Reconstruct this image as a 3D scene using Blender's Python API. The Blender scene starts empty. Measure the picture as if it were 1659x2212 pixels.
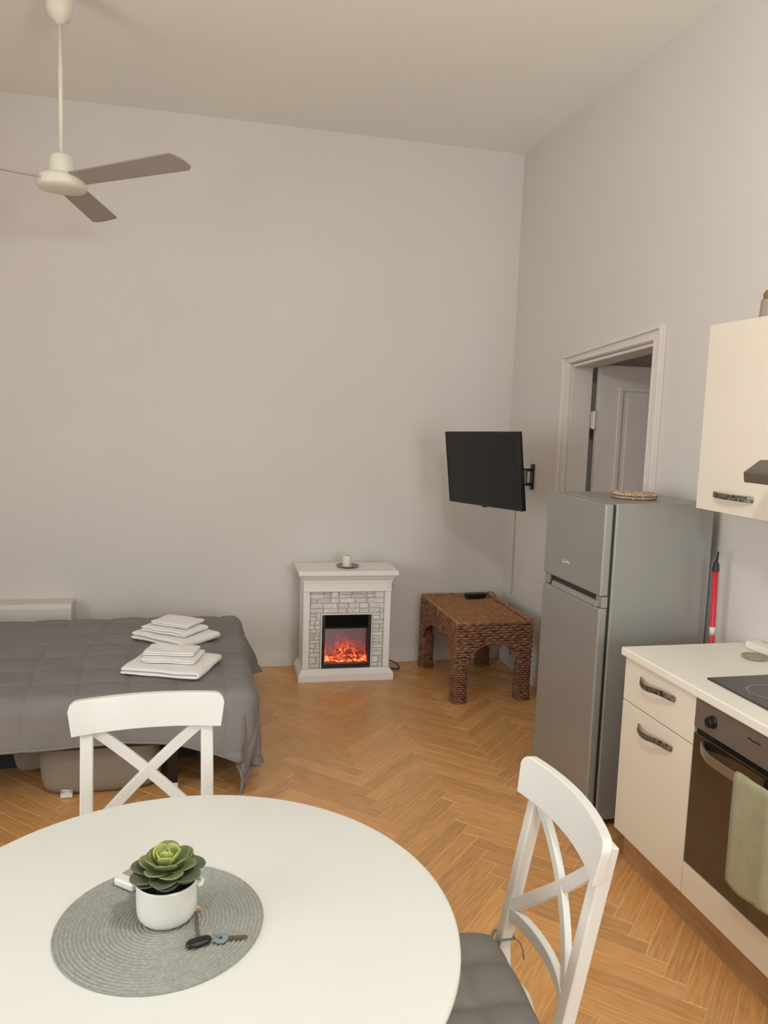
import bpy, bmesh, math, random
import numpy as np
from mathutils import Vector, Matrix

S = bpy.context.scene
COL = S.collection
random.seed(7)

# ------------------------------------------------------------------ camera
FPX, YAW, PITCH, ROLL, CAMH = 1703.24, 0.2374, -0.1178, 0.0345, 1.72
fw = Vector((math.sin(YAW)*math.cos(PITCH), math.cos(YAW)*math.cos(PITCH), math.sin(PITCH)))
r0 = Vector((math.cos(YAW), -math.sin(YAW), 0)); u0 = r0.cross(fw)
rr = math.cos(ROLL)*r0 + math.sin(ROLL)*u0
uu = -math.sin(ROLL)*r0 + math.cos(ROLL)*u0
cam = bpy.data.cameras.new('camera'); camo = bpy.data.objects.new('camera', cam); COL.objects.link(camo)
M = Matrix((rr, uu, -fw)).transposed().to_4x4(); M.translation = Vector((0, 0, CAMH))
camo.matrix_world = M
cam.sensor_fit = 'HORIZONTAL'; cam.sensor_width = 36.0; cam.lens = FPX/1659*36.0
cam.clip_start = 0.05
S.camera = camo
S.view_settings.view_transform = 'Standard'; S.view_settings.look = 'None'
S.view_settings.gamma = 1; S.view_settings.use_curve_mapping = False
S.view_settings.exposure = 0.55

# ------------------------------------------------------------------ room numbers
XR, YB, ZC = 2.184, 5.29, 3.549          # right wall, back wall, ceiling
XL, YN = -3.1, -2.4                      # left wall, near wall (behind the camera)

# ------------------------------------------------------------------ world and daylight
w = bpy.data.worlds.new('sky'); S.world = w; w.use_nodes = True
bg = w.node_tree.nodes['Background']; bg.inputs[0].default_value = (0.80, 0.90, 1.0, 1); bg.inputs[1].default_value = 0.6

WINS = [(1.05, 2.00, 0.85, 2.45)]        # x0,x1,z0,z1 of the window in the near wall
FILLWIN = (-0.90, 1.70, 0.80, 2.60)          # y0,y1,z0,z1 of the added unseen fill window in the left wall
def area(name, loc, rot, sx, sy, power, col):
    l = bpy.data.lights.new(name, 'AREA'); l.shape = 'RECTANGLE'; l.size = sx; l.size_y = sy
    l.energy = power; l.color = col
    o = bpy.data.objects.new(name, l); COL.objects.link(o); o.location = loc; o.rotation_euler = rot
    return o
a, b, c, d = WINS[0]
area('daylight', ((a+b)/2, YN-0.30, (c+d)/2), (math.pi/2, 0, 0), b-a, d-c, 56, (0.80, 0.93, 1.0))
a, b, c, d = FILLWIN
area('daylight', (XL-0.30, (a+b)/2, (c+d)/2), (math.pi/2, 0, -math.pi/2), b-a, d-c, 74, (0.88, 0.96, 1.0))  # fill for the right wall, through the added left window

# ------------------------------------------------------------------ materials
def lin(c):
    return tuple(((v/255)/12.92 if v/255 <= 0.04045 else ((v/255+0.055)/1.055)**2.4) for v in c)
def mat(name, rgb, rough=0.5, metal=0.0, var=0.0, vscale=8.0, bump=0.0, bscale=60.0, stretch=None, rgb2=None, spec=0.5, coat=0.0, detail=4, emis=None, rand=None, bdist=0.01):
    m = bpy.data.materials.new(name); m.use_nodes = True
    nt = m.node_tree; N = nt.nodes; L = nt.links; b = N['Principled BSDF']
    c1 = lin(rgb); b.inputs['Roughness'].default_value = rough; b.inputs['Metallic'].default_value = metal
    b.inputs['Specular IOR Level'].default_value = spec; b.inputs['Coat Weight'].default_value = coat
    b.inputs['Coat Roughness'].default_value = 0.15
    b.inputs['Base Color'].default_value = (*c1, 1)
    if var or bump or rgb2 or rand:
        tc = N.new('ShaderNodeTexCoord'); mp = N.new('ShaderNodeMapping'); L.new(tc.outputs['Object'], mp.inputs[0])
        if stretch: mp.inputs['Scale'].default_value = stretch
    if var or rgb2 or rand:
        c2 = lin(rgb2) if rgb2 else tuple(v*(1-var) for v in c1)
        nz = N.new('ShaderNodeTexNoise'); nz.inputs['Scale'].default_value = vscale; nz.inputs['Detail'].default_value = detail
        L.new(mp.outputs[0], nz.inputs['Vector'])
        cr = N.new('ShaderNodeValToRGB'); cr.color_ramp.elements[0].position = 0.33; cr.color_ramp.elements[1].position = 0.67
        cr.color_ramp.elements[0].color = (*c1, 1); cr.color_ramp.elements[1].color = (*c2, 1)
        L.new(nz.outputs['Fac'], cr.inputs[0]); out = cr.outputs[0]
        if rand:
            if rand == 'object':
                oi = N.new('ShaderNodeObjectInfo'); ro = oi.outputs['Random']
            else:
                gi = N.new('ShaderNodeNewGeometry'); ro = gi.outputs['Random Per Island']
            mr = N.new('ShaderNodeMapRange'); mr.inputs[3].default_value = 0.86; mr.inputs[4].default_value = 1.10
            L.new(ro, mr.inputs[0])
            mx = N.new('ShaderNodeVectorMath'); mx.operation = 'SCALE'; L.new(out, mx.inputs[0]); L.new(mr.outputs[0], mx.inputs['Scale'])
            out = mx.outputs[0]
            ad = N.new('ShaderNodeVectorMath'); ad.operation = 'ADD'; sc = N.new('ShaderNodeVectorMath'); sc.operation = 'SCALE'
            cmb = N.new('ShaderNodeCombineXYZ'); L.new(ro, cmb.inputs[0]); L.new(ro, cmb.inputs[1]); sc.inputs['Scale'].default_value = 37.0
            L.new(cmb.outputs[0], sc.inputs[0]); L.new(tc.outputs['Object'], ad.inputs[0]); L.new(sc.outputs[0], ad.inputs[1]); L.new(ad.outputs[0], mp.inputs[0])
        L.new(out, b.inputs['Base Color'])
    if bump:
        n2 = N.new('ShaderNodeTexNoise'); n2.inputs['Scale'].default_value = bscale; n2.inputs['Detail'].default_value = 3
        L.new(mp.outputs[0], n2.inputs['Vector'])
        bp = N.new('ShaderNodeBump'); bp.inputs['Strength'].default_value = bump; bp.inputs['Distance'].default_value = bdist
        L.new(n2.outputs['Fac'], bp.inputs['Height']); L.new(bp.outputs[0], b.inputs['Normal'])
    if emis:
        b.inputs['Emission Color'].default_value = (*emis[0], 1); b.inputs['Emission Strength'].default_value = emis[1]
    return m

MT = {}
LAMP = 86.0
MT['globe'] = mat('opal_globe', (250, 246, 236), 0.4, emis=((1.0, 0.99, 0.95), LAMP))
MT['wall'] = mat('wall_paint', (226, 219, 212), 0.85, var=0.03, vscale=1.2, bump=0.08, bscale=90)
MT['hallglobe'] = mat('hall_globe', (240, 230, 220), 0.5, emis=((1.0, 0.9, 0.86), 9.0))  # glow of the added hall fill lamp
MT['ceil'] = mat('ceiling_paint', (250, 247, 240), 0.9, var=0.03, vscale=1.0, bump=0.06, bscale=60)
MT['trim'] = mat('trim_paint', (232, 224, 216), 0.5, var=0.03, vscale=6)
MT['plank'] = mat('oak_plank', (226, 172, 110), 0.34, rgb2=(206, 146, 86), vscale=9, stretch=(1.0, 11, 8), bump=0.12, bscale=14, detail=6, coat=0.25, rand='object', bdist=0.004)
MT['plank_i'] = mat('oak_plank_rest', (226, 172, 110), 0.34, rgb2=(206, 146, 86), vscale=14, bump=0.12, bscale=14, detail=6, coat=0.25, rand='island', bdist=0.004)
MT['joint'] = mat('joint_filler', (240, 204, 150), 0.6, var=0.2, vscale=3)  # pale tone paints in the light caught along plank edges
MT['white'] = mat('white_lacquer', (222, 220, 213), 0.32, var=0.02, vscale=4)
MT['table'] = mat('white_foil_top', (220, 220, 213), 0.42, var=0.02, vscale=3)
MT['cab'] = mat('cream_cabinet', (240, 230, 212), 0.38, var=0.02, vscale=3)
MT['counter'] = mat('white_worktop', (246, 241, 228), 0.4, var=0.04, vscale=5)
MT['plinth'] = mat('wood_plinth', (190, 152, 108), 0.5, rgb2=(170, 132, 90), vscale=6, stretch=(8, 1, 8))
MT['fridge'] = mat('silver_fridge', (160, 158, 152), 0.36, metal=0.35, var=0.06, vscale=2, bump=0.03, bscale=300)
MT['dark'] = mat('black_plastic', (20, 19, 18), 0.4)
MT['rubber'] = mat('dark_gasket', (48, 46, 44), 0.7)
MT['screen'] = mat('tv_screen', (12, 11, 11), 0.28, spec=0.35)
MT['steel'] = mat('brushed_steel', (172, 166, 156), 0.3, metal=0.9, bump=0.05, bscale=200, stretch=(1, 30, 1))
MT['handle'] = mat('patterned_handle', (150, 145, 136), 0.35, metal=0.6, rgb2=(60, 52, 46), vscale=90, detail=2)
MT['oven'] = mat('oven_panel', (122, 108, 98), 0.4, metal=0.2, var=0.05)
MT['ovenglass'] = mat('oven_glass', (46, 36, 28), 0.07, spec=0.9, coat=0.6)
MT['hob'] = mat('hob_glass', (58, 56, 50), 0.22, var=0.1, vscale=5)
MT['towelg'] = mat('grey_green_cloth', (176, 172, 142), 0.95, var=0.08, vscale=20, bump=0.5, bscale=260)
MT['quilt'] = mat('grey_quilt', (138, 134, 132), 0.9, var=0.08, vscale=5, bump=0.25, bscale=220)
MT['cushion'] = mat('grey_cushion', (128, 124, 116), 0.95, var=0.1, vscale=9, bump=0.4, bscale=260)
MT['beigecush'] = mat('beige_cushion', (150, 138, 124), 0.95, var=0.08, vscale=7, bump=0.4, bscale=240)
MT['towel'] = mat('white_terry', (252, 248, 243), 0.95, var=0.04, vscale=20, bump=0.3, bscale=320, bdist=0.003)
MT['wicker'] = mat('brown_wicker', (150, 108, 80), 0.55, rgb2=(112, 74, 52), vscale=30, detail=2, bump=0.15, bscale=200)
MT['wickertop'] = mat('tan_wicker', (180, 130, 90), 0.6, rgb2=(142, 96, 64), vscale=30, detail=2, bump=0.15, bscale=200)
MT['fire_white'] = mat('fireplace_white', (247, 242, 236), 0.45, var=0.02, vscale=5)
MT['stone'] = mat('pale_stone', (240, 235, 230), 0.8, rgb2=(222, 215, 209), vscale=30, bump=0.4, bscale=90, rand='object')
MT['stonejoint'] = mat('stone_joint', (190, 182, 174), 0.9)
MT['fan'] = mat('fan_white', (228, 222, 206), 0.4)
MT['blade'] = mat('fan_blade', (166, 157, 149), 0.5, var=0.03)
MT['mat'] = mat('grey_woven_mat', (164, 165, 156), 0.8, rgb2=(146, 147, 139), vscale=160, bump=0.6, bscale=260, bdist=0.004)
MT['pot'] = mat('white_ceramic', (222, 218, 208), 0.35, var=0.03, vscale=10)
MT['soil'] = mat('dark_soil', (52, 46, 40), 0.95, bump=1.0, bscale=120)
MT['leaf0'] = mat('leaf_inner', (170, 178, 98), 0.55, var=0.12, vscale=40)
MT['leaf1'] = mat('leaf_middle', (132, 143, 88), 0.55, rgb2=(112, 123, 78), vscale=40)
MT['leaf2'] = mat('leaf_outer', (94, 104, 76), 0.55, rgb2=(76, 83, 66), vscale=40)
MT['red'] = mat('red_pole', (208, 44, 58), 0.35)
MT['straw'] = mat('pale_straw', (226, 204, 178), 0.85, rgb2=(150, 118, 88), vscale=120)
MT['brass'] = mat('key_metal', (150, 140, 122), 0.3, metal=0.9, var=0.2, vscale=90)
MT['bluegrey'] = mat('blue_grey_key', (140, 152, 158), 0.4, metal=0.3)
MT['candle'] = mat('ivory_wax', (236, 230, 212), 0.5)
MT['winframe'] = mat('window_white', (236, 234, 230), 0.4)
MT['cable'] = mat('pale_cable', (204, 186, 160), 0.6)
MT['greybox'] = mat('grey_card', (160, 150, 136), 0.7, var=0.1, vscale=30)
MT['brownlid'] = mat('brown_lid', (140, 108, 66), 0.6)
MT['hood'] = mat('hood_grey', (116, 106, 92), 0.4, metal=0.5)
MT['tag'] = mat('white_tag', (224, 218, 208), 0.8)
MT['hall'] = mat('hall_paint', (226, 216, 210), 0.85)

def glass_mat(name, f):
    m = bpy.data.materials.new(name); m.use_nodes = True; nt = m.node_tree; N = nt.nodes; L = nt.links
    for n in list(N):
        if n.type != 'OUTPUT_MATERIAL': N.remove(n)
    t = N.new('ShaderNodeBsdfTransparent'); g = N.new('ShaderNodeBsdfGlossy'); g.inputs['Roughness'].default_value = 0.03
    mx = N.new('ShaderNodeMixShader'); mx.inputs[0].default_value = f
    L.new(t.outputs[0], mx.inputs[1]); L.new(g.outputs[0], mx.inputs[2]); L.new(mx.outputs[0], N['Material Output'].inputs[0])
    return m
MT['glass'] = glass_mat('window_glass', 0.05); MT['fireglass'] = glass_mat('fire_glass', 0.012)

def flame_mat():
    m = bpy.data.materials.new('flame_screen'); m.use_nodes = True; nt = m.node_tree; N = nt.nodes; L = nt.links
    b = N['Principled BSDF']; b.inputs['Base Color'].default_value = (0.012, 0.007, 0.007, 1); b.inputs['Roughness'].default_value = 0.4
    tc = N.new('ShaderNodeTexCoord'); sp = N.new('ShaderNodeSeparateXYZ'); L.new(tc.outputs['Object'], sp.inputs[0])
    mp = N.new('ShaderNodeMapping'); mp.inputs['Scale'].default_value = (30, 1, 13); L.new(tc.outputs['Object'], mp.inputs[0])
    nz = N.new('ShaderNodeTexNoise'); nz.inputs['Scale'].default_value = 1.0; nz.inputs['Detail'].default_value = 3; nz.inputs['Distortion'].default_value = 1.4
    L.new(mp.outputs[0], nz.inputs['Vector'])
    hm = N.new('ShaderNodeMapRange'); hm.inputs[1].default_value = 0.10; hm.inputs[2].default_value = 0.36; hm.inputs[3].default_value = 0.38; hm.inputs[4].default_value = -0.55
    L.new(sp.outputs['Z'], hm.inputs[0])
    ab = N.new('ShaderNodeMath'); ab.operation = 'ABSOLUTE'; L.new(sp.outputs['X'], ab.inputs[0])
    sd = N.new('ShaderNodeMath'); sd.operation = 'MULTIPLY'; sd.inputs[1].default_value = -1.8; L.new(ab.outputs[0], sd.inputs[0])
    a1 = N.new('ShaderNodeMath'); L.new(nz.outputs['Fac'], a1.inputs[0]); L.new(hm.outputs[0], a1.inputs[1])
    a2 = N.new('ShaderNodeMath'); L.new(a1.outputs[0], a2.inputs[0]); L.new(sd.outputs[0], a2.inputs[1])
    cr = N.new('ShaderNodeValToRGB'); e = cr.color_ramp.elements
    e[0].position = 0.2; e[0].color = (0.075, 0.036, 0.034, 1); e[1].position = 0.95; e[1].color = (1.0, 0.55, 0.2, 1)
    for p_, c_ in ((0.42, (0.22, 0.03, 0.02, 1)), (0.58, (0.75, 0.06, 0.02, 1)), (0.78, (1.0, 0.22, 0.06, 1))):
        k = e.new(p_); k.color = c_
    L.new(a2.outputs[0], cr.inputs[0]); L.new(cr.outputs[0], b.inputs['Emission Color']); b.inputs['Emission Strength'].default_value = 1.0
    return m
MT['flame'] = flame_mat()
def ember_mat(name, thr, st):
    m = bpy.data.materials.new(name); m.use_nodes = True; nt = m.node_tree; N = nt.nodes; L = nt.links
    b = N['Principled BSDF']; b.inputs['Base Color'].default_value = (0.04, 0.015, 0.012, 1); b.inputs['Roughness'].default_value = 0.8
    tc = N.new('ShaderNodeTexCoord'); nz = N.new('ShaderNodeTexNoise'); nz.inputs['Scale'].default_value = 38; nz.inputs['Detail'].default_value = 4; nz.inputs['Distortion'].default_value = 0.8
    L.new(tc.outputs['Object'], nz.inputs['Vector'])
    cr = N.new('ShaderNodeValToRGB'); e = cr.color_ramp.elements
    e[0].position = thr; e[0].color = (0.16, 0.015, 0.01, 1); e[1].position = thr+0.26; e[1].color = (1, 0.5, 0.14, 1)
    k = e.new(thr+0.12); k.color = (0.95, 0.10, 0.03, 1)
    L.new(nz.outputs['Fac'], cr.inputs[0]); L.new(cr.outputs[0], b.inputs['Emission Color']); b.inputs['Emission Strength'].default_value = st
    return m
MT['ember'] = ember_mat('ember_bed', 0.41, 1.3)
MT['log'] = ember_mat('glowing_log', 0.47, 0.8)

# ------------------------------------------------------------------ mesh helpers
class MB:
    def __init__(s): s.v = []; s.f = []
    def add(s, vs, fs):
        n = len(s.v); s.v += [tuple(v) for v in vs]; s.f += [tuple(i+n for i in f) for f in fs]; return s
    def box(s, x0, x1, y0, y1, z0, z1):
        return s.add([(x, y, z) for z in (z0, z1) for y in (y0, y1) for x in (x0, x1)],
                     [(0, 2, 3, 1), (4, 5, 7, 6), (0, 1, 5, 4), (2, 6, 7, 3), (0, 4, 6, 2), (1, 3, 7, 5)])
    def prism(s, poly, axis, a, b):
        """poly: 2D points in the two other axes (order xyz minus axis), extruded a..b along axis"""
        n = len(poly)
        def P(p, t):
            if axis == 'x': return (t, p[0], p[1])
            if axis == 'y': return (p[0], t, p[1])
            return (p[0], p[1], t)
        vs = [P(p, a) for p in poly]+[P(p, b) for p in poly]
        fs = [tuple(range(n)), tuple(range(2*n-1, n-1, -1))]+[(i, i+n, (i+1) % n+n, (i+1) % n) for i in range(n)]
        return s.add(vs, fs)
    def lathe(s, prof, seg=48, c=(0, 0, 0), close=False):
        vs = []; fs = []; n = len(prof)
        for k in range(seg):
            a = 2*math.pi*k/seg
            for r, z in prof: vs.append((c[0]+r*math.cos(a), c[1]+r*math.sin(a), c[2]+z))
        for k in range(seg):
            k2 = (k+1) % seg
            for i in range(n-1): fs.append((k*n+i, k2*n+i, k2*n+i+1, k*n+i+1))
            if close: fs.append((k*n+n-1, k2*n+n-1, k2*n, k*n))
        return s.add(vs, fs)
    def tube(s, path, r, sides=6, closed=False, cap=True, rx=None):
        P = [Vector(p) for p in path]; n = len(P); vs = []; fs = []
        for i, p in enumerate(P):
            t = (P[(i+1) % n]-P[i-1]) if closed else (P[min(i+1, n-1)]-P[max(i-1, 0)])
            if t.length < 1e-9: t = Vector((1, 0, 0))
            t.normalize(); up = Vector((0, 0, 1)) if abs(t.z) < 0.9 else Vector((0, 1, 0))
            a = t.cross(up).normalized(); b = a.cross(t)
            R = r(i/(n-1)) if callable(r) else r
            for k in range(sides):
                q = 2*math.pi*k/sides
                vs.append(p+a*(R*(rx or 1)*math.cos(q))+b*(R*math.sin(q)))
        m = n if closed else n-1
        for i in range(m):
            j = (i+1) % n
            for k in range(sides):
                k2 = (k+1) % sides; fs.append((i*sides+k, i*sides+k2, j*sides+k2, j*sides+k))
        if cap and not closed:
            fs.append(tuple(range(sides-1, -1, -1))); fs.append(tuple((n-1)*sides+k for k in range(sides)))
        return s.add(vs, fs)
    def bar(s, path, wdt, thk, nrm=(0, 1, 0)):
        """rectangular bar: wdt across in the plane perpendicular to nrm, thk along nrm"""
        P = [Vector(p) for p in path]; n = len(P); vs = []; fs = []; nv = Vector(nrm)
        for i, p in enumerate(P):
            t = (P[min(i+1, n-1)]-P[max(i-1, 0)]).normalized(); sd = t.cross(nv).normalized(); nn = sd.cross(t)
            for a, b in ((-1, -1), (1, -1), (1, 1), (-1, 1)): vs.append(p+sd*(a*wdt/2)+nn*(b*thk/2))
        for i in range(n-1):
            for k in range(4): fs.append((i*4+k, i*4+(k+1) % 4, i*4+4+(k+1) % 4, i*4+4+k))
        fs.append((3, 2, 1, 0)); fs.append(tuple((n-1)*4+k for k in range(4)))
        return s.add(vs, fs)
    def build(s, name, m, parent=None, bevel=0, seg=2, smooth=False, sub=0, solid=0, loc=None, rot=None, label=None, angle=40):
        me = bpy.data.meshes.new(name); me.from_pydata(s.v, [], s.f)
        bm = bmesh.new(); bm.from_mesh(me); bmesh.ops.recalc_face_normals(bm, faces=bm.faces); bm.to_mesh(me); bm.free()
        return mobj(name, me, m, parent, bevel, seg, smooth, sub, solid, loc, rot, label, angle)
def mobj(name, me, m, parent=None, bevel=0, seg=2, smooth=False, sub=0, solid=0, loc=None, rot=None, label=None, angle=40):
    me.materials.clear(); me.materials.append(MT[m] if isinstance(m, str) else m)
    o = bpy.data.objects.new(name, me); COL.objects.link(o)
    if parent is not None: o.parent = parent
    if loc is not None: o.location = loc
    if rot is not None: o.rotation_euler = rot
    if smooth:
        me.polygons.foreach_set('use_smooth', [True]*len(me.polygons))
    if solid:
        q = o.modifiers.new('solid', 'SOLIDIFY'); q.thickness = solid; q.offset = 0
    if bevel:
        q = o.modifiers.new('bevel', 'BEVEL'); q.width = bevel; q.segments = seg; q.limit_method = 'ANGLE'; q.angle_limit = math.radians(angle)
        q.harden_normals = False
        me.polygons.foreach_set('use_smooth', [True]*len(me.polygons))
        wn = o.modifiers.new('wn', 'WEIGHTED_NORMAL'); wn.keep_sharp = False
    if sub:
        q = o.modifiers.new('sub', 'SUBSURF'); q.levels = sub; q.render_levels = sub
        me.polygons.foreach_set('use_smooth', [True]*len(me.polygons))
    if label: o['label'] = label
    return o
def thing(name, label, cat, loc=(0, 0, 0), rz=0, group=None, rot=None):
    o = bpy.data.objects.new(name, None); COL.objects.link(o); o.location = loc
    o.rotation_euler = rot if rot else (0, 0, rz); o.empty_display_size = 0.1
    return tag(o, label, cat, group)
def tag(o, label, cat, group=None):
    o['label'] = label; o['category'] = cat
    if group: o['group'] = group
    return o
def struct(o, label=None, cat=None):
    o['kind'] = 'structure'
    if label: o['label'] = label
    if cat: o['category'] = cat
    return o
def Box(name, x0, x1, y0, y1, z0, z1, m, parent=None, bevel=0, **k):
    return MB().box(x0, x1, y0, y1, z0, z1).build(name, m, parent, bevel, **k)
def rounded_slab(name, hx, hy, z0, z1, m, parent, loc=None, rot=None, puff=0.0, n=5.0, seg=(28, 20), tuft=None, wob=0.0, ez=3.0):
    """superellipse pillow between z0 and z1"""
    A, B = seg; vs = []; fs = []; zc = (z0+z1)/2; hz = (z1-z0)/2
    for j in range(B+1):
        ph = -math.pi/2+math.pi*j/B
        cz = math.copysign(abs(math.sin(ph))**(2/ez), math.sin(ph)); cr = abs(math.cos(ph))**(2/ez)
        for i in range(A):
            th = 2*math.pi*i/A; c, s_ = math.cos(th), math.sin(th)
            x = math.copysign(abs(c)**(2/n), c)*hx*cr; y = math.copysign(abs(s_)**(2/n), s_)*hy*cr
            z = zc+hz*cz
            if tuft: z += tuft(x, y)*(1 if cz > 0 else -0.3)
            if wob: x += wob*math.sin(y*9+z*30); z += wob*0.5*math.sin(x*11+y*7)
            vs.append((x, y, z))
    for j in range(B):
        for i in range(A):
            i2 = (i+1) % A; fs.append((j*A+i, j*A+i2, (j+1)*A+i2, (j+1)*A+i))
    return MB().add(vs, fs).build(name, m, parent, smooth=True, loc=loc, rot=rot)

# ================================================================== THE ROOM
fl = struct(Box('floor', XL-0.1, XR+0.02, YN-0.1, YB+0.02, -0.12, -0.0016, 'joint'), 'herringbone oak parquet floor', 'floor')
PL, PW = 0.478, 0.0722
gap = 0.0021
def plank_mesh(poly, name='plank'):
    """prism of a convex polygon with slightly chamfered top"""
    n = len(poly); c = Vector((sum(p[0] for p in poly)/n, sum(p[1] for p in poly)/n))
    ins = []
    for p in poly:
        v = Vector(p)-c; l = v.length; ins.append(c+v*((l-0.0016)/l if l > 0 else 1))
    vs = [(p[0], p[1], -0.006) for p in poly]+[(p[0], p[1], -0.0012) for p in poly]+[(p.x, p.y, 0.0) for p in ins]
    fs = [tuple(range(2*n, 3*n))]
    for i in range(n):
        j = (i+1) % n
        fs.append((i, j, n+j, n+i)); fs.append((n+i, n+j, 2*n+j, 2*n+i))
    return vs, fs
def clip_poly(poly, rect):
    x0, x1, y0, y1 = rect
    for ax, lim, sg in ((0, x0, 1), (0, x1, -1), (1, y0, 1), (1, y1, -1)):
        out = []
        for i in range(len(poly)):
            a, b = poly[i], poly[(i+1) % len(poly)]
            da, db = sg*(a[ax]-lim), sg*(b[ax]-lim)
            if da >= 0: out.append(a)
            if (da > 0 and db < 0) or (da < 0 and db > 0):
                t = da/(da-db); out.append((a[0]+(b[0]-a[0])*t, a[1]+(b[1]-a[1])*t))
        poly = out
        if len(poly) < 3: return []
    return poly
hl, hw = PL/2-gap, PW/2-gap
base_poly = [(-hl, -hw), (hl, -hw), (hl, hw), (-hl, hw)]
pv, pf = plank_mesh(base_poly)
plank_me = bpy.data.meshes.new('plank'); plank_me.from_pydata(pv, [], pf); plank_me.materials.append(MT['plank'])
def floor_view(x, y):
    return (0.02 < x < 1.72 and 1.35 < y) or (1.5 < x and y > 3.2) or (-1.15 < x < 0.4 and 2.75 < y < 4.3)
rest = MB(); placed = 0; s2 = math.sqrt(2)
X0 = 0.822; Y0 = 2.296-0.02
for m_ in range(-8, 4):
    for k in range(-70, 60):
        for kind in (0, 1):
            if kind == 0: u, v = k*PW+PL/2, k*PW+PW/2; ang = math.pi/4
            else: u, v = k*PW+PL+PW/2, (k+1)*PW-PL/2; ang = 3*math.pi/4
            u += m_*PL; v -= m_*PL
            x, y = (u-v)/s2+X0, (u+v)/s2+Y0
            if not (XL-0.3 < x < XR+0.3 and YN-0.3 < y < YB+0.3): continue
            ca, sa = math.cos(ang), math.sin(ang)
            poly = [(x+p[0]*ca-p[1]*sa, y+p[0]*sa+p[1]*ca) for p in base_poly]
            cl = clip_poly(poly, (XL+0.002, XR-0.002, YN+0.002, YB-0.002))
            if not cl: continue
            inside = all(XL+0.003 < p[0] < XR-0.003 and YN+0.003 < p[1] < YB-0.003 for p in poly)
            if floor_view(x, y) and placed < 298:
                if inside:
                    o = bpy.data.objects.new('plank', plank_me); COL.objects.link(o); o.parent = fl
                    o.location = (x, y, random.uniform(-0.0004, 0.0004)); o.rotation_euler = (random.gauss(0, 0.0012), random.gauss(0, 0.0005), ang+random.choice((0, math.pi)))
                else:
                    lp = [((p[0]-x)*ca+(p[1]-y)*sa, -(p[0]-x)*sa+(p[1]-y)*ca) for p in cl]
                    pv2, pf2 = plank_mesh(lp); me = bpy.data.meshes.new('plank'); me.from_pydata(pv2, [], pf2)
                    me.materials.append(MT['plank']); o = bpy.data.objects.new('plank', me); COL.objects.link(o); o.parent = fl
                    o.location = (x, y, 0); o.rotation_euler = (0, 0, ang)
                placed += 1
            else:
                pv2, pf2 = plank_mesh(cl); rest.add(pv2, pf2)
ro = rest.build('parquet_rest', 'plank_i', fl); ro['kind'] = 'stuff'
print('planks placed', placed)

struct(Box('ceiling', XL-0.1, XR+0.15, YN-0.1, YB+0.1, ZC, ZC+0.1, 'ceil'), 'plain off-white ceiling', 'ceiling')
struct(Box('wall_back', XL-0.1, XR+0.15, YB, YB+0.12, -0.1, ZC+0.05, 'wall'), 'plain beige-white back wall', 'wall')
wl = MB(); wl.box(XL-0.15, XL, YN-0.1, FILLWIN[0], -0.1, ZC+0.05); wl.box(XL-0.15, XL, FILLWIN[1], YB+0.1, -0.1, ZC+0.05)
wl.box(XL-0.15, XL, FILLWIN[0], FILLWIN[1], -0.1, FILLWIN[2]); wl.box(XL-0.15, XL, FILLWIN[0], FILLWIN[1], FILLWIN[3], ZC+0.05)
struct(wl.build('wall_left', 'wall'), 'left wall with a tall window', 'wall')
# right wall with the doorway
WT = 0.13
DY0, DY1, DZ0, DZ1 = 3.496, 4.383, 2.140, 2.082     # opening near/far jamb, lintel heights near/far
wr = MB()
wr.box(XR, XR+WT, YN-0.1, DY0, -0.1, ZC+0.05); wr.box(XR, XR+WT, DY1, YB+0.1, -0.1, ZC+0.05)
wr.prism([(DY0, DZ0), (DY1, DZ1), (DY1, ZC+0.05), (DY0, ZC+0.05)], 'x', XR, XR+WT)
struct(wr.build('wall_right', 'wall'), 'right wall with a doorway', 'wall')
# near wall with two windows behind the camera
wn = MB(); a, b, c, d = WINS[0]
wn.box(XL-0.1, a, YN-0.15, YN, -0.1, ZC+0.05); wn.box(b, XR+0.15, YN-0.15, YN, -0.1, ZC+0.05)
wn.box(a, b, YN-0.15, YN, -0.1, c); wn.box(a, b, YN-0.15, YN, d, ZC+0.05)
struct(wn.build('wall_near', 'wall'), 'near wall with one tall window', 'wall')
def window(name, label, a, b, c, d, loc, rz):
    f = MB(); mx = (a+b)/2; y0, y1 = -0.10, -0.05
    f.box(a, a+0.05, y0, y1, c, d); f.box(b-0.05, b, y0, y1, c, d); f.box(a+0.05, b-0.05, y0, y1, c, c+0.05); f.box(a+0.05, b-0.05, y0, y1, d-0.05, d)
    f.box(mx-0.03, mx+0.03, y0, y1, c+0.05, d-0.05)
    wo = struct(f.build(name, 'winframe', None, loc=loc, rot=(0, 0, rz)), label, 'window')
    for x0, x1 in ((a+0.05, mx-0.03), (mx+0.03, b-0.05)): Box('pane', x0, x1, -0.078, -0.074, c+0.05, d-0.05, 'glass', wo)
    Box('window_sill', a-0.04, b+0.04, -0.05, 0.12, c-0.04, c, 'winframe', wo, bevel=0.004)
window('window_1', 'white window in the near wall', *WINS[0], (0, YN, 0), 0)
window('window_2', 'white window in the left wall', -FILLWIN[1], -FILLWIN[0], FILLWIN[2], FILLWIN[3], (XL, 0, 0), -math.pi/2)  # window added to brighten the right wall and cabinet fronts
# baseboards
struct(Box('baseboard_back', XL, XR, YB-0.012, YB, 0, 0.085, 'trim', bevel=0.003), 'low white baseboard on back wall', 'baseboard')
bb = MB(); bb.box(XR-0.012, XR, DY1+0.09, YB-0.012, 0, 0.085); bb.box(XR-0.012, XR, YN, DY0-0.09, 0, 0.085)
struct(bb.build('baseboard_right', 'trim', bevel=0.003), 'low white baseboard on right wall', 'baseboard')
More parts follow.
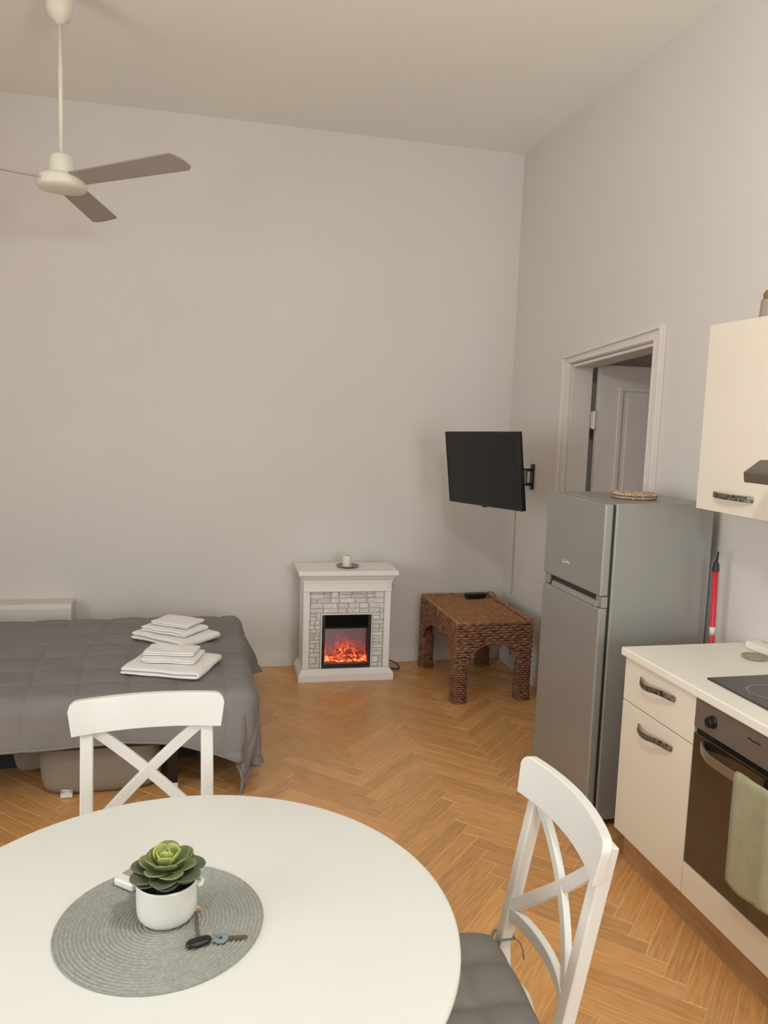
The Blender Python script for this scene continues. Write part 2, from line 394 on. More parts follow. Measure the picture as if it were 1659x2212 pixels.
# low boxed ledge on the back wall behind the bed
lg = MB(); pr = [(5.285, 0.0), (5.12, 0.0), (5.12, 0.470)]
for i in range(7):
    a = math.pi/2*i/6; pr.append((5.12+0.035-0.035*math.cos(a), 0.470+0.035*math.sin(a)))
pr += [(5.285, 0.505)]
lg.prism(pr, 'x', XL, -0.745)
struct(lg.build('trim_1', 'wall', smooth=False), 'low boxed-in ledge along the back wall behind the bed', 'ledge')

# ---- doorway: casing, jambs, open panelled leaf, hall beyond
dr = bpy.data.objects.new('door_1', None); COL.objects.link(dr); struct(dr, 'white doorway with moulded casing and open panelled door', 'door')
dr.location = (XR, (DY0+DY1)/2, 0)
def dloc(mb, name, m, bevel=0.003, par=None, **k):
    o = mb.build(name, m, par or dr, bevel=bevel, **k); return o
yc = (DY0+DY1)/2
def yz(py, pz): return (py-yc, pz)
CW = 0.078
sl = (DZ0-DZ1)/(DY1-DY0)
tl = (DY1+CW, DZ1+0.045-sl*0.0); tr = (DY0-CW, DZ0+0.075)
# casings stand 22 mm proud of the wall, with a raised outer bead
for (o0, o1, i0, i1) in (((DY1+CW, 0), tl, (DY1, 0), (DY1, DZ1)), ((DY0-CW, 0), tr, (DY0, 0), (DY0, DZ0))):
    mb = MB(); mb.prism([yz(*o0), yz(*o1), yz(*i1), yz(*i0)], 'x', -0.018, -0.0005)
    sgn = 1 if o0[0] > i0[0] else -1
    q0, q1 = o0, o1
    mb.prism([yz(*q0), yz(*q1), yz(q1[0]-sgn*0.022, q1[1]-0.016), yz(q0[0]-sgn*0.022, 0)], 'x', -0.034, -0.016)
    mb.prism([yz(i0[0]+sgn*0.004, 0), yz(i1[0]+sgn*0.004, i1[1]+0.003), yz(i1[0]+sgn*0.018, i1[1]+0.010), yz(i0[0]+sgn*0.018, 0)], 'x', -0.026, -0.016)
    dloc(mb, 'casing', 'trim')
mb = MB(); mb.prism([yz(*tl), yz(*tr), yz(DY0, DZ0), yz(DY1, DZ1)], 'x', -0.018, -0.0005)
mb.prism([yz(*tl), yz(*tr), yz(tr[0]+0.020, tr[1]-0.022), yz(tl[0]-0.020, tl[1]-0.014)], 'x', -0.034, -0.016)
mb.prism([yz(DY0, DZ0+0.004), yz(DY1, DZ1+0.004), yz(DY1, DZ1+0.018), yz(DY0, DZ0+0.022)], 'x', -0.026, -0.016)
dloc(mb, 'header_casing', 'trim')
# jamb lining
mb = MB(); mb.box(0, WT+0.002, DY1-yc-0.012, DY1-yc, 0, DZ1-0.002); dloc(mb, 'jamb', 'trim', 0.002)
mb = MB(); mb.box(0, WT+0.002, DY0-yc, DY0-yc+0.012, 0, DZ0-0.002); dloc(mb, 'jamb', 'trim', 0.002)
mb = MB(); mb.prism([yz(DY0+0.012, DZ0-0.002), yz(DY1-0.012, DZ1-0.002), yz(DY1-0.012, DZ1-0.020), yz(DY0+0.012, DZ0-0.020)], 'x', 0, WT+0.002); dloc(mb, 'lintel_lining', 'trim', 0.002)
# open leaf stands into the hall along the far jamb
lx0, lx1, ly = WT+0.045, WT+0.045+0.84, DY1-yc-0.020
LZ1 = 2.085
leaf = Box('door_leaf', lx0, lx1, ly-0.0, ly+0.036, 0.012, LZ1, 'trim', dr, bevel=0.002)
for (a, b, c, d) in ((lx0+0.13, lx1-0.13, 1.05, LZ1-0.125), (lx0+0.13, lx1-0.13, 0.16, 0.92)):
    mb = MB()
    mb.box(a, b, ly-0.012, ly-0.0005, d-0.028, d); mb.box(a, b, ly-0.012, ly-0.0005, c, c+0.028)
    mb.box(a, a+0.028, ly-0.012, ly-0.0005, c+0.028, d-0.028); mb.box(b-0.028, b, ly-0.012, ly-0.0005, c+0.028, d-0.028)
    mb.build('panel_moulding', 'trim', leaf, bevel=0.004)
    Box('raised_panel', a+0.06, b-0.06, ly-0.009, ly-0.0005, c+0.06, d-0.06, 'trim', leaf, bevel=0.006)
for z in (0.3, 1.70): 
    mb = MB(); mb.tube([(lx0-0.022, ly-0.004, z), (lx0-0.022, ly-0.004, z+0.11)], 0.009, 10); mb.box(lx0-0.045, lx0+0.004, ly-0.003, ly, z+0.005, z+0.105)
    mb.build('hinge', 'trim', dr)
mb = MB(); mb.tube([(lx1-0.06, ly, 1.0), (lx1-0.06, ly-0.05, 1.0), (lx1-0.17, ly-0.05, 1.0)], 0.009, 8); mb.build('door_handle', 'steel', leaf)
# hall beyond the doorway
hx0 = XR+WT
struct(Box('wall_hall_far', hx0, 4.2, 4.62, 4.72, -0.1, 2.9, 'hall'), 'hall wall beyond the open door', 'wall')
struct(Box('wall_hall_end', 4.2, 4.3, 2.6, 4.72, -0.1, 2.9, 'hall'), 'end wall of the hall beyond the doorway', 'wall')
struct(Box('wall_hall_near', hx0, 4.2, 2.6, 2.7, -0.1, 2.9, 'hall'), 'near wall of the hall beyond the doorway', 'wall')
hf = struct(Box('ceiling_hall', hx0, 4.3, 2.6, 4.72, 2.7, 2.8, 'hall'), 'hall ceiling beyond the doorway', 'ceiling')
struct(Box('floor_hall', hx0-WT+0.02, 4.3, 2.6, 4.72, -0.1, -0.001, 'hall'), 'brown hall floor beyond the doorway', 'floor')

hl_ = thing('hall_lamp', 'small round ceiling lamp in the hall beyond the doorway', 'lamp', (3.45, 3.3, 2.70))  # unseen lamp added to brighten the open door leaf
MB().lathe([(0, -0.001), (0.07, -0.001), (0.07, -0.02), (0, -0.02)], 24).build('lamp_base', 'fan', hl_)
MB().lathe([(0.085*math.cos(math.pi/2*i/8), -0.021-0.05*math.sin(math.pi/2*i/8)) for i in range(9)], 28).build('lamp_shade', 'hallglobe', hl_, smooth=True)

# ================================================================== BED AND QUILT
BX1, BY0, BY1, BZ = 0.22, 3.52, 4.80, 0.472
bed = thing('bed', 'low bed with dark legs hidden beneath a grey quilt', 'bed', (-0.85, 4.16, 0))
def Lb(x, y): return x+0.85, y-4.16
x0, y0 = Lb(-2.0, BY0); x1, y1 = Lb(BX1+0.02, BY1)
Box('bed_frame', x0, x1, y0+0.02, y1-0.02, 0.22, 0.30, 'rubber', bed, bevel=0.01)
Box('base_box', x0, x1-0.22, y0+0.38, y1-0.06, 0.0, 0.219, 'rubber', bed)  # dark box added to stand for the shade under the bed
Box('mattress', x0, x1, y0-0.01, y1+0.01, 0.305, BZ-0.004, 'beigecush', bed, bevel=0.03, seg=3)
for lx, ly_ in ((-1.9, BY0+0.06), (-0.09, BY0+0.06), (-1.9, BY1-0.06), (0.12, BY1-0.06)):
    a, b = Lb(lx, ly_); lgo = Box('leg', a-0.022, a+0.022, b-0.022, b+0.022, 0.03, 0.22, 'dark', bed, bevel=0.003)
    Box('foot_cap', a-0.024, a+0.024, b-0.024, b+0.024, 0.0, 0.03, 'tag' if lx == -0.09 else 'dark', lgo, bevel=0.003)

def quilt():
    ds = 0.0095; c = 0.212; Rr = 0.055
    ox = 0.40
    ss = np.arange(-2.0, BX1+ox+1e-6, ds)
    oy1 = 0.20
    n_t = int((BY1-BY0+0.32+oy1)/ds)
    P = np.zeros((len(ss), n_t, 3))
    def drop(d, flare):
        q = Rr*math.pi/2
        if d < q: return Rr*math.sin(d/Rr), Rr*(1-math.cos(d/Rr))
        e = d-q
        return Rr+flare*e, Rr+e*math.sqrt(max(0, 1-flare*flare))
    ST = np.zeros((len(ss), n_t, 2))
    for i, s_ in enumerate(ss):
        oy0 = 0.222+0.02*max(0, min(1, (s_+0.7)/0.7))+0.11*max(0, min(1, (s_+0.10)/0.36))**1.5+0.008*math.sin(s_*6)
        tt = np.linspace(BY0-oy0, BY1+oy1, n_t)
        for j, t in enumerate(tt):
            da = max(0, s_-BX1); db = max(0, BY0-t); dc = max(0, t-BY1)
            x, y, z = min(s_, BX1), min(max(t, BY0), BY1), BZ
            z += 0.012*math.sin(2.1*x+0.7)*math.sin(3.0*y+0.4)*(1 if da+db+dc == 0 else 0.0) if False else 0
            if da > 0 and (db > 0 or dc > 0):
                e = max(db, dc); d = math.hypot(da, e); ph = math.atan2(e, da)
                sw = math.sin(2*ph)
                fl_ = (0.02+0.02*sw) if db > 0 else (0.10+0.42*sw)
                o_, dn = drop(d, fl_)
                x = BX1+o_*math.cos(ph); y = (BY0-o_*math.sin(ph)) if db > 0 else (BY1+o_*math.sin(ph)); z = BZ-dn
                if db > 0 and dn > 0.2: x -= (dn-0.2)*0.25
            elif da > 0:
                fl_ = 0.02+0.10*max(0, (t-4.2)/0.6)
                o_, dn = drop(da, fl_); x = BX1+o_+0.02*dn/0.4*math.sin(t*9+1)-0.03*max(0, dn-0.1)*math.sin((t-3.5)*2.2); z = BZ-dn
            elif db > 0:
                o_, dn = drop(db, 0.05); y = BY0-o_-0.018*dn/0.25*math.sin(s_*7.0+0.5); z = BZ-dn
            elif dc > 0:
                o_, dn = drop(dc, 0.03); y = BY1+o_; z = BZ-dn
            P[i, j] = (x, y, max(z, 0.006)); ST[i, j] = (s_, t)
    # normals and quilting puff
    du = np.gradient(P, axis=0); dv = np.gradient(P, axis=1); N = np.cross(du, dv); N /= (np.linalg.norm(N, axis=2, keepdims=True)+1e-9)
    s_, t = ST[..., 0], ST[..., 1]
    ws = s_+0.02*np.sin(t*5.0); wt = t+0.012*np.sin(s_*4.0+1)
    pf_ = (np.abs(np.sin(np.pi*(ws-0.13)/c))*np.abs(np.sin(np.pi*(wt-0.06)/c)))**0.17
    wr_ = 0.35*np.sin(ws*31+3*np.sin(wt*17))*np.sin(wt*43+2*np.sin(ws*13))
    wr2 = np.sin(ws*9+2*np.sin(wt*5))*np.sin(wt*11+ws*4)
    P += N*(0.019*pf_-0.002+0.0028*wr_+0.004*wr2)[..., None]
    A, B = P.shape[:2]
    vs = P.reshape(-1, 3).tolist()
    fs = [(i*B+j, (i+1)*B+j, (i+1)*B+j+1, i*B+j+1) for i in range(A-1) for j in range(B-1)]
    me = bpy.data.meshes.new('quilt'); me.from_pydata(vs, [], fs)
    o = mobj('quilt', me, 'quilt', smooth=True)
    q = o.modifiers.new('solid', 'SOLIDIFY'); q.thickness = 0.010; q.offset = -1
    # hem binding
    hem = MB(); hem.tube([vs[i*B] for i in range(0, A, 2)], 0.007, 6); hem.tube([vs[(A-1)*B+j] for j in range(0, B, 2)], 0.007, 6)
    hem.build('hem_binding', 'quilt', o, smooth=True)
    return tag(o, 'grey stitched quilt draped over the bed with a corner touching the floor', 'quilt')
quilt()

# cushions stored under the bed
cu = thing('storage_cushion', 'large grey-beige cushion with white tag on the floor under the bed', 'cushion', (-0.405, 3.665, 0.0), 0)
rounded_slab('cushion_body', 0.26, 0.115, 0.0, 0.25, 'beigecush', cu, n=4.5, wob=0.004, ez=4.5)
mb = MB(); mb.bar([(-0.14, -0.104, 0.034), (-0.14, -0.1185, 0.020), (-0.14, -0.1215, 0.004)], 0.05, 0.002, (0, 0.5, 0.8)); mb.build('care_tag', 'tag', cu, label='small white care tag')
cu2 = thing('storage_cushion', 'smaller grey cushion standing tilted behind the large one under the bed', 'cushion', (-0.60, 3.838, 0.0), 0)
rounded_slab('cushion_body', 0.24, 0.05, -0.085, 0.085, 'beigecush', cu2, n=5, ez=5, loc=(0.02, 0, 0.138), rot=(0, -0.20, 0.0))

# ---- folded towels
def folded_towel(name, label, loc, rz, Lu, Lv, layers, t, seed, group):
    rnd = random.Random(seed)
    # serpentine centre line, fold loops on the +u side first
    path = []; R = t*0.52
    for k in range(layers):
        z = t*0.5+k*t*1.05
        e0, e1 = -Lu/2+rnd.uniform(0.0, 0.010), Lu/2-rnd.uniform(0.0, 0.004)
        us = np.linspace(e0, e1, 12)
        if k % 2: us = us[::-1]
        for u in us: path.append((u, z))
        if k < layers-1:
            cu_ = us[-1]; sg = 1 if k % 2 == 0 else -1
            for a in (0.25, 0.5, 0.75):
                path.append((cu_+sg*R*math.sin(math.pi*a), z+R*(1-math.cos(math.pi*a))))
    path = [Vector((p[0], 0, p[1])) for p in path]; n = len(path); nv = 9; vs = []; fs = []
    th = t*0.46
    for j in range(nv):
        v = -Lv/2+Lv*j/(nv-1); edge = 0.78 if j in (0, nv-1) else 1
        for i, p in enumerate(path):
            tg = (path[min(i+1, n-1)]-path[max(i-1, 0)]).normalized(); nn = Vector((-tg.z, 0, tg.x))
            wv = 0.0012*math.sin(p.x*40+seed+j)+0.0014*math.sin(v*33+p.x*21+seed*2)
            off = 0.003*math.sin(i*0.9+seed) if j in (0, nv-1) else 0
            for sg in (1, -1):
                q = p+nn*(sg*th*edge); vs.append((q.x, v+off, max(0.0005, q.z+wv)))
    W = 2*n
    for j in range(nv-1):
        for i in range(n-1):
            for sg in (0, 1):
                a = j*W+i*2+sg; fs.append((a, a+2, a+2+W, a+W) if sg == 0 else (a, a+W, a+2+W, a+2))
        fs.append((j*W, j*W+W, j*W+W+1, j*W+1)); e = j*W+W-2; fs.append((e, e+1, e+1+W, e+W))
    for j in (0, nv-1):
        for i in range(n-1):
            a = j*W+i*2; fs.append((a, a+1, a+3, a+2))
    o = MB().add(vs, fs).build(name, 'towel', smooth=True, loc=loc, rot=(0, 0, rz), sub=1)
    return tag(o, label, 'towel', group)
QZ = BZ+0.0165
def tcen(A, B, C): return (A[0]+C[0])/2, (A[1]+C[1])/2
c1 = tcen((-0.354, 3.752), None, (0.139, 3.925)); c2 = tcen((-0.326, 4.355), None, (0.12, 4.344))
g = 'folded white towels on the quilt'
folded_towel('bath_towel', 'large folded white bath towel, bottom of the stack nearer the white chair', (c1[0], c1[1], QZ), -0.36, 0.385, 0.335, 2, 0.018, 1, g)
folded_towel('hand_towel', 'folded white hand towel in the middle of the stack nearer the white chair', (c1[0]+0.008, c1[1]+0.02, QZ+0.040), -0.28, 0.26, 0.20, 2, 0.010, 2, g)
folded_towel('face_towel', 'small folded white towel on top of the stack nearer the white chair', (c1[0]+0.000, c1[1]+0.045, QZ+0.063), -0.24, 0.245, 0.15, 2, 0.009, 3, g)
folded_towel('bath_towel', 'large folded white bath towel, bottom of the stack nearer the back wall', (c2[0], c2[1], QZ), -0.74, 0.375, 0.30, 2, 0.020, 4, g)
folded_towel('hand_towel', 'folded white hand towel in the middle of the stack nearer the back wall', (c2[0]-0.005, c2[1]+0.01, QZ+0.044), -0.66, 0.30, 0.215, 2, 0.013, 5, g)
folded_towel('face_towel', 'small folded white towel on top of the stack nearer the back wall', (c2[0]+0.012, c2[1]+0.035, QZ+0.074), -0.55, 0.235, 0.18, 2, 0.010, 6, g)

# ================================================================== FIREPLACE
fp = thing('electric_fireplace', 'white electric fireplace with pale stone surround and glowing embers', 'fireplace', (0.974, 4.918, 0), -0.028)
F = lambda n, *a, **k: Box(n, *a, 'fire_white', fp, **k)
DEP = 0.30
F('cabinet_back', -0.272, 0.272, 0.13, DEP, 0.08, 0.662, bevel=0.002)
F('side_panel', -0.286, -0.2725, 0.036, DEP, 0.08, 0.662, bevel=0.002); F('side_panel', 0.2725, 0.286, 0.036, DEP, 0.08, 0.662, bevel=0.002)
# plinth with sloping top edge
def frustum(mb, a, b):
    (x0, x1, y0, y1, z0), (X0_, X1_, Y0_, Y1_, z1) = a, b
    mb.add([(x0, y0, z0), (x1, y0, z0), (x1, y1, z0), (x0, y1, z0), (X0_, Y0_, z1), (X1_, Y0_, z1), (X1_, Y1_, z1), (X0_, Y1_, z1)],
           [(3, 2, 1, 0), (4, 5, 6, 7), (0, 1, 5, 4), (1, 2, 6, 5), (2, 3, 7, 6), (3, 0, 4, 7)])
mb = MB(); mb.box(-0.316, 0.316, 0, DEP, 0, 0.045); frustum(mb, (-0.316, 0.316, 0, DEP, 0.045), (-0.291, 0.291, 0.026, DEP, 0.079)); mb.build('plinth', 'fire_white', fp, bevel=0.002)
mb = MB(); mb.box(-0.326, 0.326, -0.016, DEP+0.005, 0.706, 0.737); mb.build('mantel_shelf', 'fire_white', fp, bevel=0.003)
mb = MB(); frustum(mb, (-0.292, 0.292, 0.022, DEP, 0.668), (-0.316, 0.316, -0.004, DEP, 0.7055)); mb.build('cove_moulding', 'fire_white', fp, bevel=0.001)
mb = MB(); mb.box(-0.289, 0.289, 0.026, 0.128, 0.600, 0.6675); mb.box(-0.294, 0.294, 0.020, 0.026, 0.655, 0.6675); mb.box(-0.293, 0.293, 0.021, 0.026, 0.596, 0.603); mb.build('frieze', 'fire_white', fp, bevel=0.0015)
for sx in (-1, 1):
    a, b = sorted((sx*0.247, sx*0.288)); mb = MB(); mb.box(a, b, 0.030, 0.128, 0.080, 0.5955); mb.build('pilaster', 'fire_white', fp, bevel=0.002)
sp = Box('stone_panel', -0.2465, 0.2465, 0.052, 0.128, 0.0805, 0.5955, 'stonejoint', fp)
# cut the panel away for the firebox (rebuilt as a ring)
COL.objects.unlink(sp); bpy.data.objects.remove(sp)
mb = MB(); mb.box(-0.2465, -0.172, 0.052, 0.060, 0.0805, 0.5955); mb.box(0.172, 0.2465, 0.052, 0.060, 0.0805, 0.5955); mb.box(-0.172, 0.172, 0.052, 0.060, 0.446, 0.5955)
sp = mb.build('stone_panel', 'stonejoint', fp, label='pale ledge-stone facing')
rs = random.Random(21)
def stone(x0, x1, z0, z1):
    j = lambda: rs.uniform(-0.0055, 0.0055); g_ = 0.0007
    x0 += g_; x1 -= g_; z0 += g_; z1 -= g_
    pts = [(x0+abs(j()), z0+abs(j())*0.7), (x1-abs(j()), z0+abs(j())*0.7), (x1-abs(j()), z1-abs(j())*0.7), (x0+abs(j()), z1-abs(j())*0.7)]
    d = rs.uniform(0.004, 0.009); cx = (x0+x1)/2; cz = (z0+z1)/2
    ins = [(p[0]+(cx-p[0])*min(0.3, 0.003/max(0.008, abs(cx-p[0]))), p[1]+(cz-p[1])*min(0.3, 0.003/max(0.008, abs(cz-p[1])))) for p in pts]
    vs = [(p[0], 0.0522, p[1]) for p in pts]+[(p[0], 0.052-d*0.6, p[1]) for p in pts]+[(p[0], 0.052-d, p[1]) for p in ins]
    fs = [(8, 9, 10, 11)]+[(i, (i+1) % 4, 4+(i+1) % 4, 4+i) for i in range(4)]+[(4+i, 4+(i+1) % 4, 8+(i+1) % 4, 8+i) for i in range(4)]
    MB().add(vs, fs).build('stone', 'stone', sp)
z = 0.082
def row(x0, x1, z0, z1, wmin, wmax):
    x = x0
    while x < x1-0.004:
        wd = rs.uniform(wmin, wmax)
        if x1-x-wd < wmin*0.6: wd = x1-x
        if z1-z0 > 0.036 and rs.random() < 0.35:
            zm = z0+(z1-z0)*rs.uniform(0.35, 0.65); stone(x, x+wd, z0, zm); stone(x, x+wd, zm, z1)
        else: stone(x, x+wd, z0, z1)
        x += wd
while z < 0.440:
    h = rs.uniform(0.022, 0.046); z1 = z+h
    if 0.446-z1 < 0.02: z1 = 0.446
    row(-0.246, -0.1725, z, z1, 0.030, 0.075); row(0.1725, 0.246, z, z1, 0.030, 0.075); z = z1
while z < 0.59:
    h = rs.uniform(0.026, 0.048); z1 = z+h
    if 0.595-z1 < 0.02: z1 = 0.595
    row(-0.246, 0.246, z, z1, 0.04, 0.105); z = z1
# firebox
mb = MB(); mb.box(-0.171, -0.163, 0.040, 0.060, 0.0805, 0.445); mb.box(0.163, 0.171, 0.040, 0.060, 0.0805, 0.445); mb.box(-0.163, 0.163, 0.040, 0.060, 0.437, 0.445); mb.build('firebox_trim', 'fire_white', fp)
fb = MB(); fb.box(-0.163, -0.143, 0.036, 0.125, 0.0805, 0.437); fb.box(0.143, 0.163, 0.036, 0.125, 0.0805, 0.437)
fb.box(-0.143, 0.143, 0.036, 0.125, 0.0805, 0.108); fb.box(-0.143, 0.143, 0.060, 0.125, 0.345, 0.437); fb.box(-0.143, 0.143, 0.036, 0.06, 0.345, 0.352)
fbx = fb.build('firebox_frame', 'dark', fp)
for k in range(7):
    z = 0.358+k*0.0112; mb = MB(); mb.prism([(0.040, z), (0.058, z+0.007), (0.058, z+0.0085), (0.040, z+0.0015)], 'x', -0.143, 0.143); mb.build('louvre', 'dark', fbx)
Box('flame_screen', -0.143, 0.143, 0.112, 0.124, 0.1085, 0.345, 'flame', fp, label='glowing orange flame effect screen')
rl = random.Random(5)
eb = MB(); A, B = 26, 9; vs = []; fs = []
for j in range(B):
    for i in range(A):
        x = -0.142+0.284*i/(A-1); y = 0.042+0.066*j/(B-1)
        vs.append((x, y, 0.1085+0.010+0.020*j/(B-1)+0.007*math.sin(i*1.7+j)*math.sin(j*1.3+i*0.6)+rl.uniform(0, 0.005)))
for j in range(B-1):
    for i in range(A-1): fs.append((j*A+i, j*A+i+1, (j+1)*A+i+1, (j+1)*A+i))
eb.add(vs, fs).build('ember_bed', 'ember', fp, smooth=True, label='bed of bright orange embers')
for (xa, ya, za, xb, yb, zb, r_) in ((-0.125, 0.088, 0.150, 0.02, 0.082, 0.165, 0.017), (-0.02, 0.094, 0.170, 0.128, 0.090, 0.158, 0.018), (-0.09, 0.066, 0.140, 0.05, 0.072, 0.143, 0.012), (0.03, 0.060, 0.138, 0.120, 0.072, 0.146, 0.012), (-0.055, 0.100, 0.182, 0.07, 0.100, 0.190, 0.012)):
    pts = []
    for i in range(10):
        t = i/9; pts.append((xa+(xb-xa)*t, ya+(yb-ya)*t, za+(zb-za)*t+rl.uniform(-0.003, 0.003)))
    MB().tube(pts, lambda t, r_=r_: r_*(0.85+0.25*math.sin(t*11)), 8).build('log', 'log', fp, smooth=True)
Box('glass_pane', -0.143, 0.143, 0.0375, 0.0395, 0.1085, 0.3445, 'fireglass', fp)
# power cord loop
P = [(1.262, 5.175, 0.05), (1.30, 5.165, 0.058), (1.345, 5.15, 0.050), (1.378, 5.135, 0.028), (1.388, 5.12, 0.010), (1.372, 5.108, 0.006), (1.342, 5.112, 0.006), (1.318, 5.14, 0.007), (1.308, 5.18, 0.006), (1.312, 5.24, 0.006)]
P = [Vector(p) for p in P]; P = [P[i].lerp(P[i+1], t/4) for i in range(len(P)-1) for t in range(4)]+[P[-1]]
for _ in range(2): P = [P[0]]+[(P[i-1]+2*P[i]+P[i+1])/4 for i in range(1, len(P)-1)]+[P[-1]]
pc = MB().tube(P, 0.004, 6).build('power_cord', 'dark', None, smooth=True); pc.parent = fp
pc.matrix_parent_inverse = (Matrix.Translation((0.974, 4.918, 0)) @ Matrix.Rotation(-0.028, 4, 'Z')).inverted()
# candle and saucer on the mantel
zt = 0.737
sc_ = thing('saucer', 'thin grey saucer under the candle on the mantel', 'saucer', (0.985, 5.045, zt+0.0005))
MB().lathe([(0.0, 0.0), (0.035, 0.0), (0.062, 0.008), (0.076, 0.014), (0.074, 0.016), (0.06, 0.011), (0.0, 0.004)], 40).build('dish', 'greybox', sc_, smooth=True)
cd = thing('candle', 'short ivory pillar candle on a saucer on the mantel', 'candle', (0.982, 5.045, zt+0.0055))
MB().lathe([(0.0, 0.0), (0.030, 0.0), (0.0305, 0.003), (0.027, 0.070), (0.024, 0.073), (0.012, 0.068), (0.0, 0.067)], 32).build('wax', 'candle', cd, smooth=True)
MB().tube([(0, 0, 0.066), (0.001, 0, 0.074), (0.003, 0, 0.078)], 0.0012, 6).build('wick', 'dark', cd)

# ================================================================== TELEVISION
tvc = Vector((1.604, 4.28, 1.451)); ty, tt_, trl = -1.32, 0.11, 0.03
r_ = Vector((math.cos(ty), math.sin(ty), 0)); n_ = Vector((math.sin(ty), -math.cos(ty), 0)); u_ = Vector((0, 0, 1))
n2 = math.cos(tt_)*n_-math.sin(tt_)*u_; u2 = math.sin(tt_)*n_+math.cos(tt_)*u_
r3 = math.cos(trl)*r_+math.sin(trl)*u2; u3 = -math.sin(trl)*r_+math.cos(trl)*u2
tvm = Matrix((r3, -n2, u3)).transposed().to_4x4(); tvm.translation = tvc
tv = thing('television', 'black flat television on a wall arm in the corner above the wicker table', 'television')
tv.matrix_world = tvm
W2, H2 = 0.365, 0.215
mb = MB(); mb.box(-W2, W2, 0.004, 0.024, -H2, H2); mb.build('housing', 'dark', tv, bevel=0.003)
mb = MB(); mb.box(-W2+0.05, W2-0.05, 0.0245, 0.05, -H2+0.005, 0.08); mb.build('back_cover', 'dark', tv, bevel=0.008)
mb = MB(); mb.box(-W2, W2, -0.003, 0.004, H2-0.008, H2); mb.box(-W2, W2, -0.003, 0.004, -H2, -H2+0.014); mb.box(-W2, -W2+0.008, -0.003, 0.004, -H2+0.014, H2-0.008); mb.box(W2-0.008, W2, -0.003, 0.004, -H2+0.014, H2-0.008)
mb.build('bezel', 'dark', tv, bevel=0.0015)
Box('screen', -W2+0.008, W2-0.008, -0.0005, 0.0035, -H2+0.014, H2-0.008, 'screen', tv)
Box('sensor_bump', -0.02, 0.02, -0.002, 0.012, -H2-0.007, -H2, 'rubber', tv, bevel=0.002)
# swivel arm
mo = thing('television_bracket', 'black swivel bracket holding the television to the right wall', 'bracket', (XR, 4.86, 1.37))
mb = MB(); mb.box(-0.010, 0, -0.028, 0.028, -0.085, 0.085); mb.build('wall_plate', 'dark', mo, bevel=0.004)
for z in (-0.07, 0.07): MB().tube([(-0.016, 0, z), (-0.008, 0, z)], 0.008, 8).build('screw', 'steel', mo)
bk = tvm @ Vector((-0.05, 0.055, -0.06)); bkl = bk-Vector((XR, 4.86, 1.37))
for z in (-0.05, 0.045):
    e = (-0.30, 0.02, z)
    MB().bar([(-0.008, 0, z), (-0.10, 0.0, z), e], 0.03, 0.018, (0, 0, 1)).build('arm', 'dark', mo, bevel=0.002)
    MB().bar([e, (bkl.x*0.8+e[0]*0.2, bkl.y*0.8+e[1]*0.2, z), (bkl.x, bkl.y, z)], 0.03, 0.018, (0, 0, 1)).build('arm', 'dark', mo, bevel=0.002)
MB().tube([(-0.30, 0.02, -0.065), (-0.30, 0.02, 0.06)], 0.014, 10).build('pivot', 'dark', mo)
MB().tube([(-0.06, 0, -0.05), (-0.06, 0, 0.045)], 0.02, 10).build('pivot', 'steel', mo)
mb = MB(); mb.box(-0.06, 0.06, 0.0500, 0.060, -0.12, 0.0); hp = mb.build('tv_plate', 'dark', None, bevel=0.003)
hp.parent = mo; hp.matrix_local = Matrix.Translation((-XR, -4.86, -1.37)) @ tvm @ Matrix.Translation((-0.05, 0, 0))
tag(MB().tube([(XR-0.006, 5.11, 1.24), (XR-0.006, 5.105, 0.9), (XR-0.006, 5.10, 0.52)], 0.004, 6).build('wall_cable', 'cable'), 'thin pale cable running down the corner wall below the television', 'cable')

# ================================================================== WICKER TABLE
WX0, WX1, WY0, WY1, WZ = 1.545, 2.045, 4.415, 5.20, 0.505
cxw, cyw = (WX0+WX1)/2, (WY0+WY1)/2
wk = thing('wicker_table', 'brown woven wicker side table with arched sides in the corner', 'table', (cxw, cyw, 0))
HX, HY = (WX1-WX0)/2, (WY1-WY0)/2
LG = 0.082; ZL = 0.225
def rsq(t, h, k=3.0):
    c, s_ = math.cos(t), math.sin(t)
    return math.copysign(abs(c)**(2/k), c)*h, math.copysign(abs(s_)**(2/k), s_)*h
for sx in (-1, 1):
    for sy in (-1, 1):
        cx, cy = sx*(HX-LG/2), sy*(HY-LG/2); mb = MB()
        mb.box(cx-LG/2+0.010, cx+LG/2-0.010, cy-LG/2+0.010, cy+LG/2-0.010, 0.004, 0.475)
        nrow = 32
        for k in range(nrow):
            z = 0.007+k*0.0150; pts = []
            h = LG/2-0.002+0.004*max(0, 1-k/4)-(0.010 if z > ZL else 0)
            for i in range(44):
                t = 2*math.pi*i/44; x, y = rsq(t, h+0.0048*math.cos(11*t+k*math.pi)); pts.append((cx+x, cy+y, z+0.0012*math.sin(5*t+k)))
            mb.tube(pts, 0.0074, 6, closed=True)
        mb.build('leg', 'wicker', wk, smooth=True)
ZA = 0.375; nrow = 17
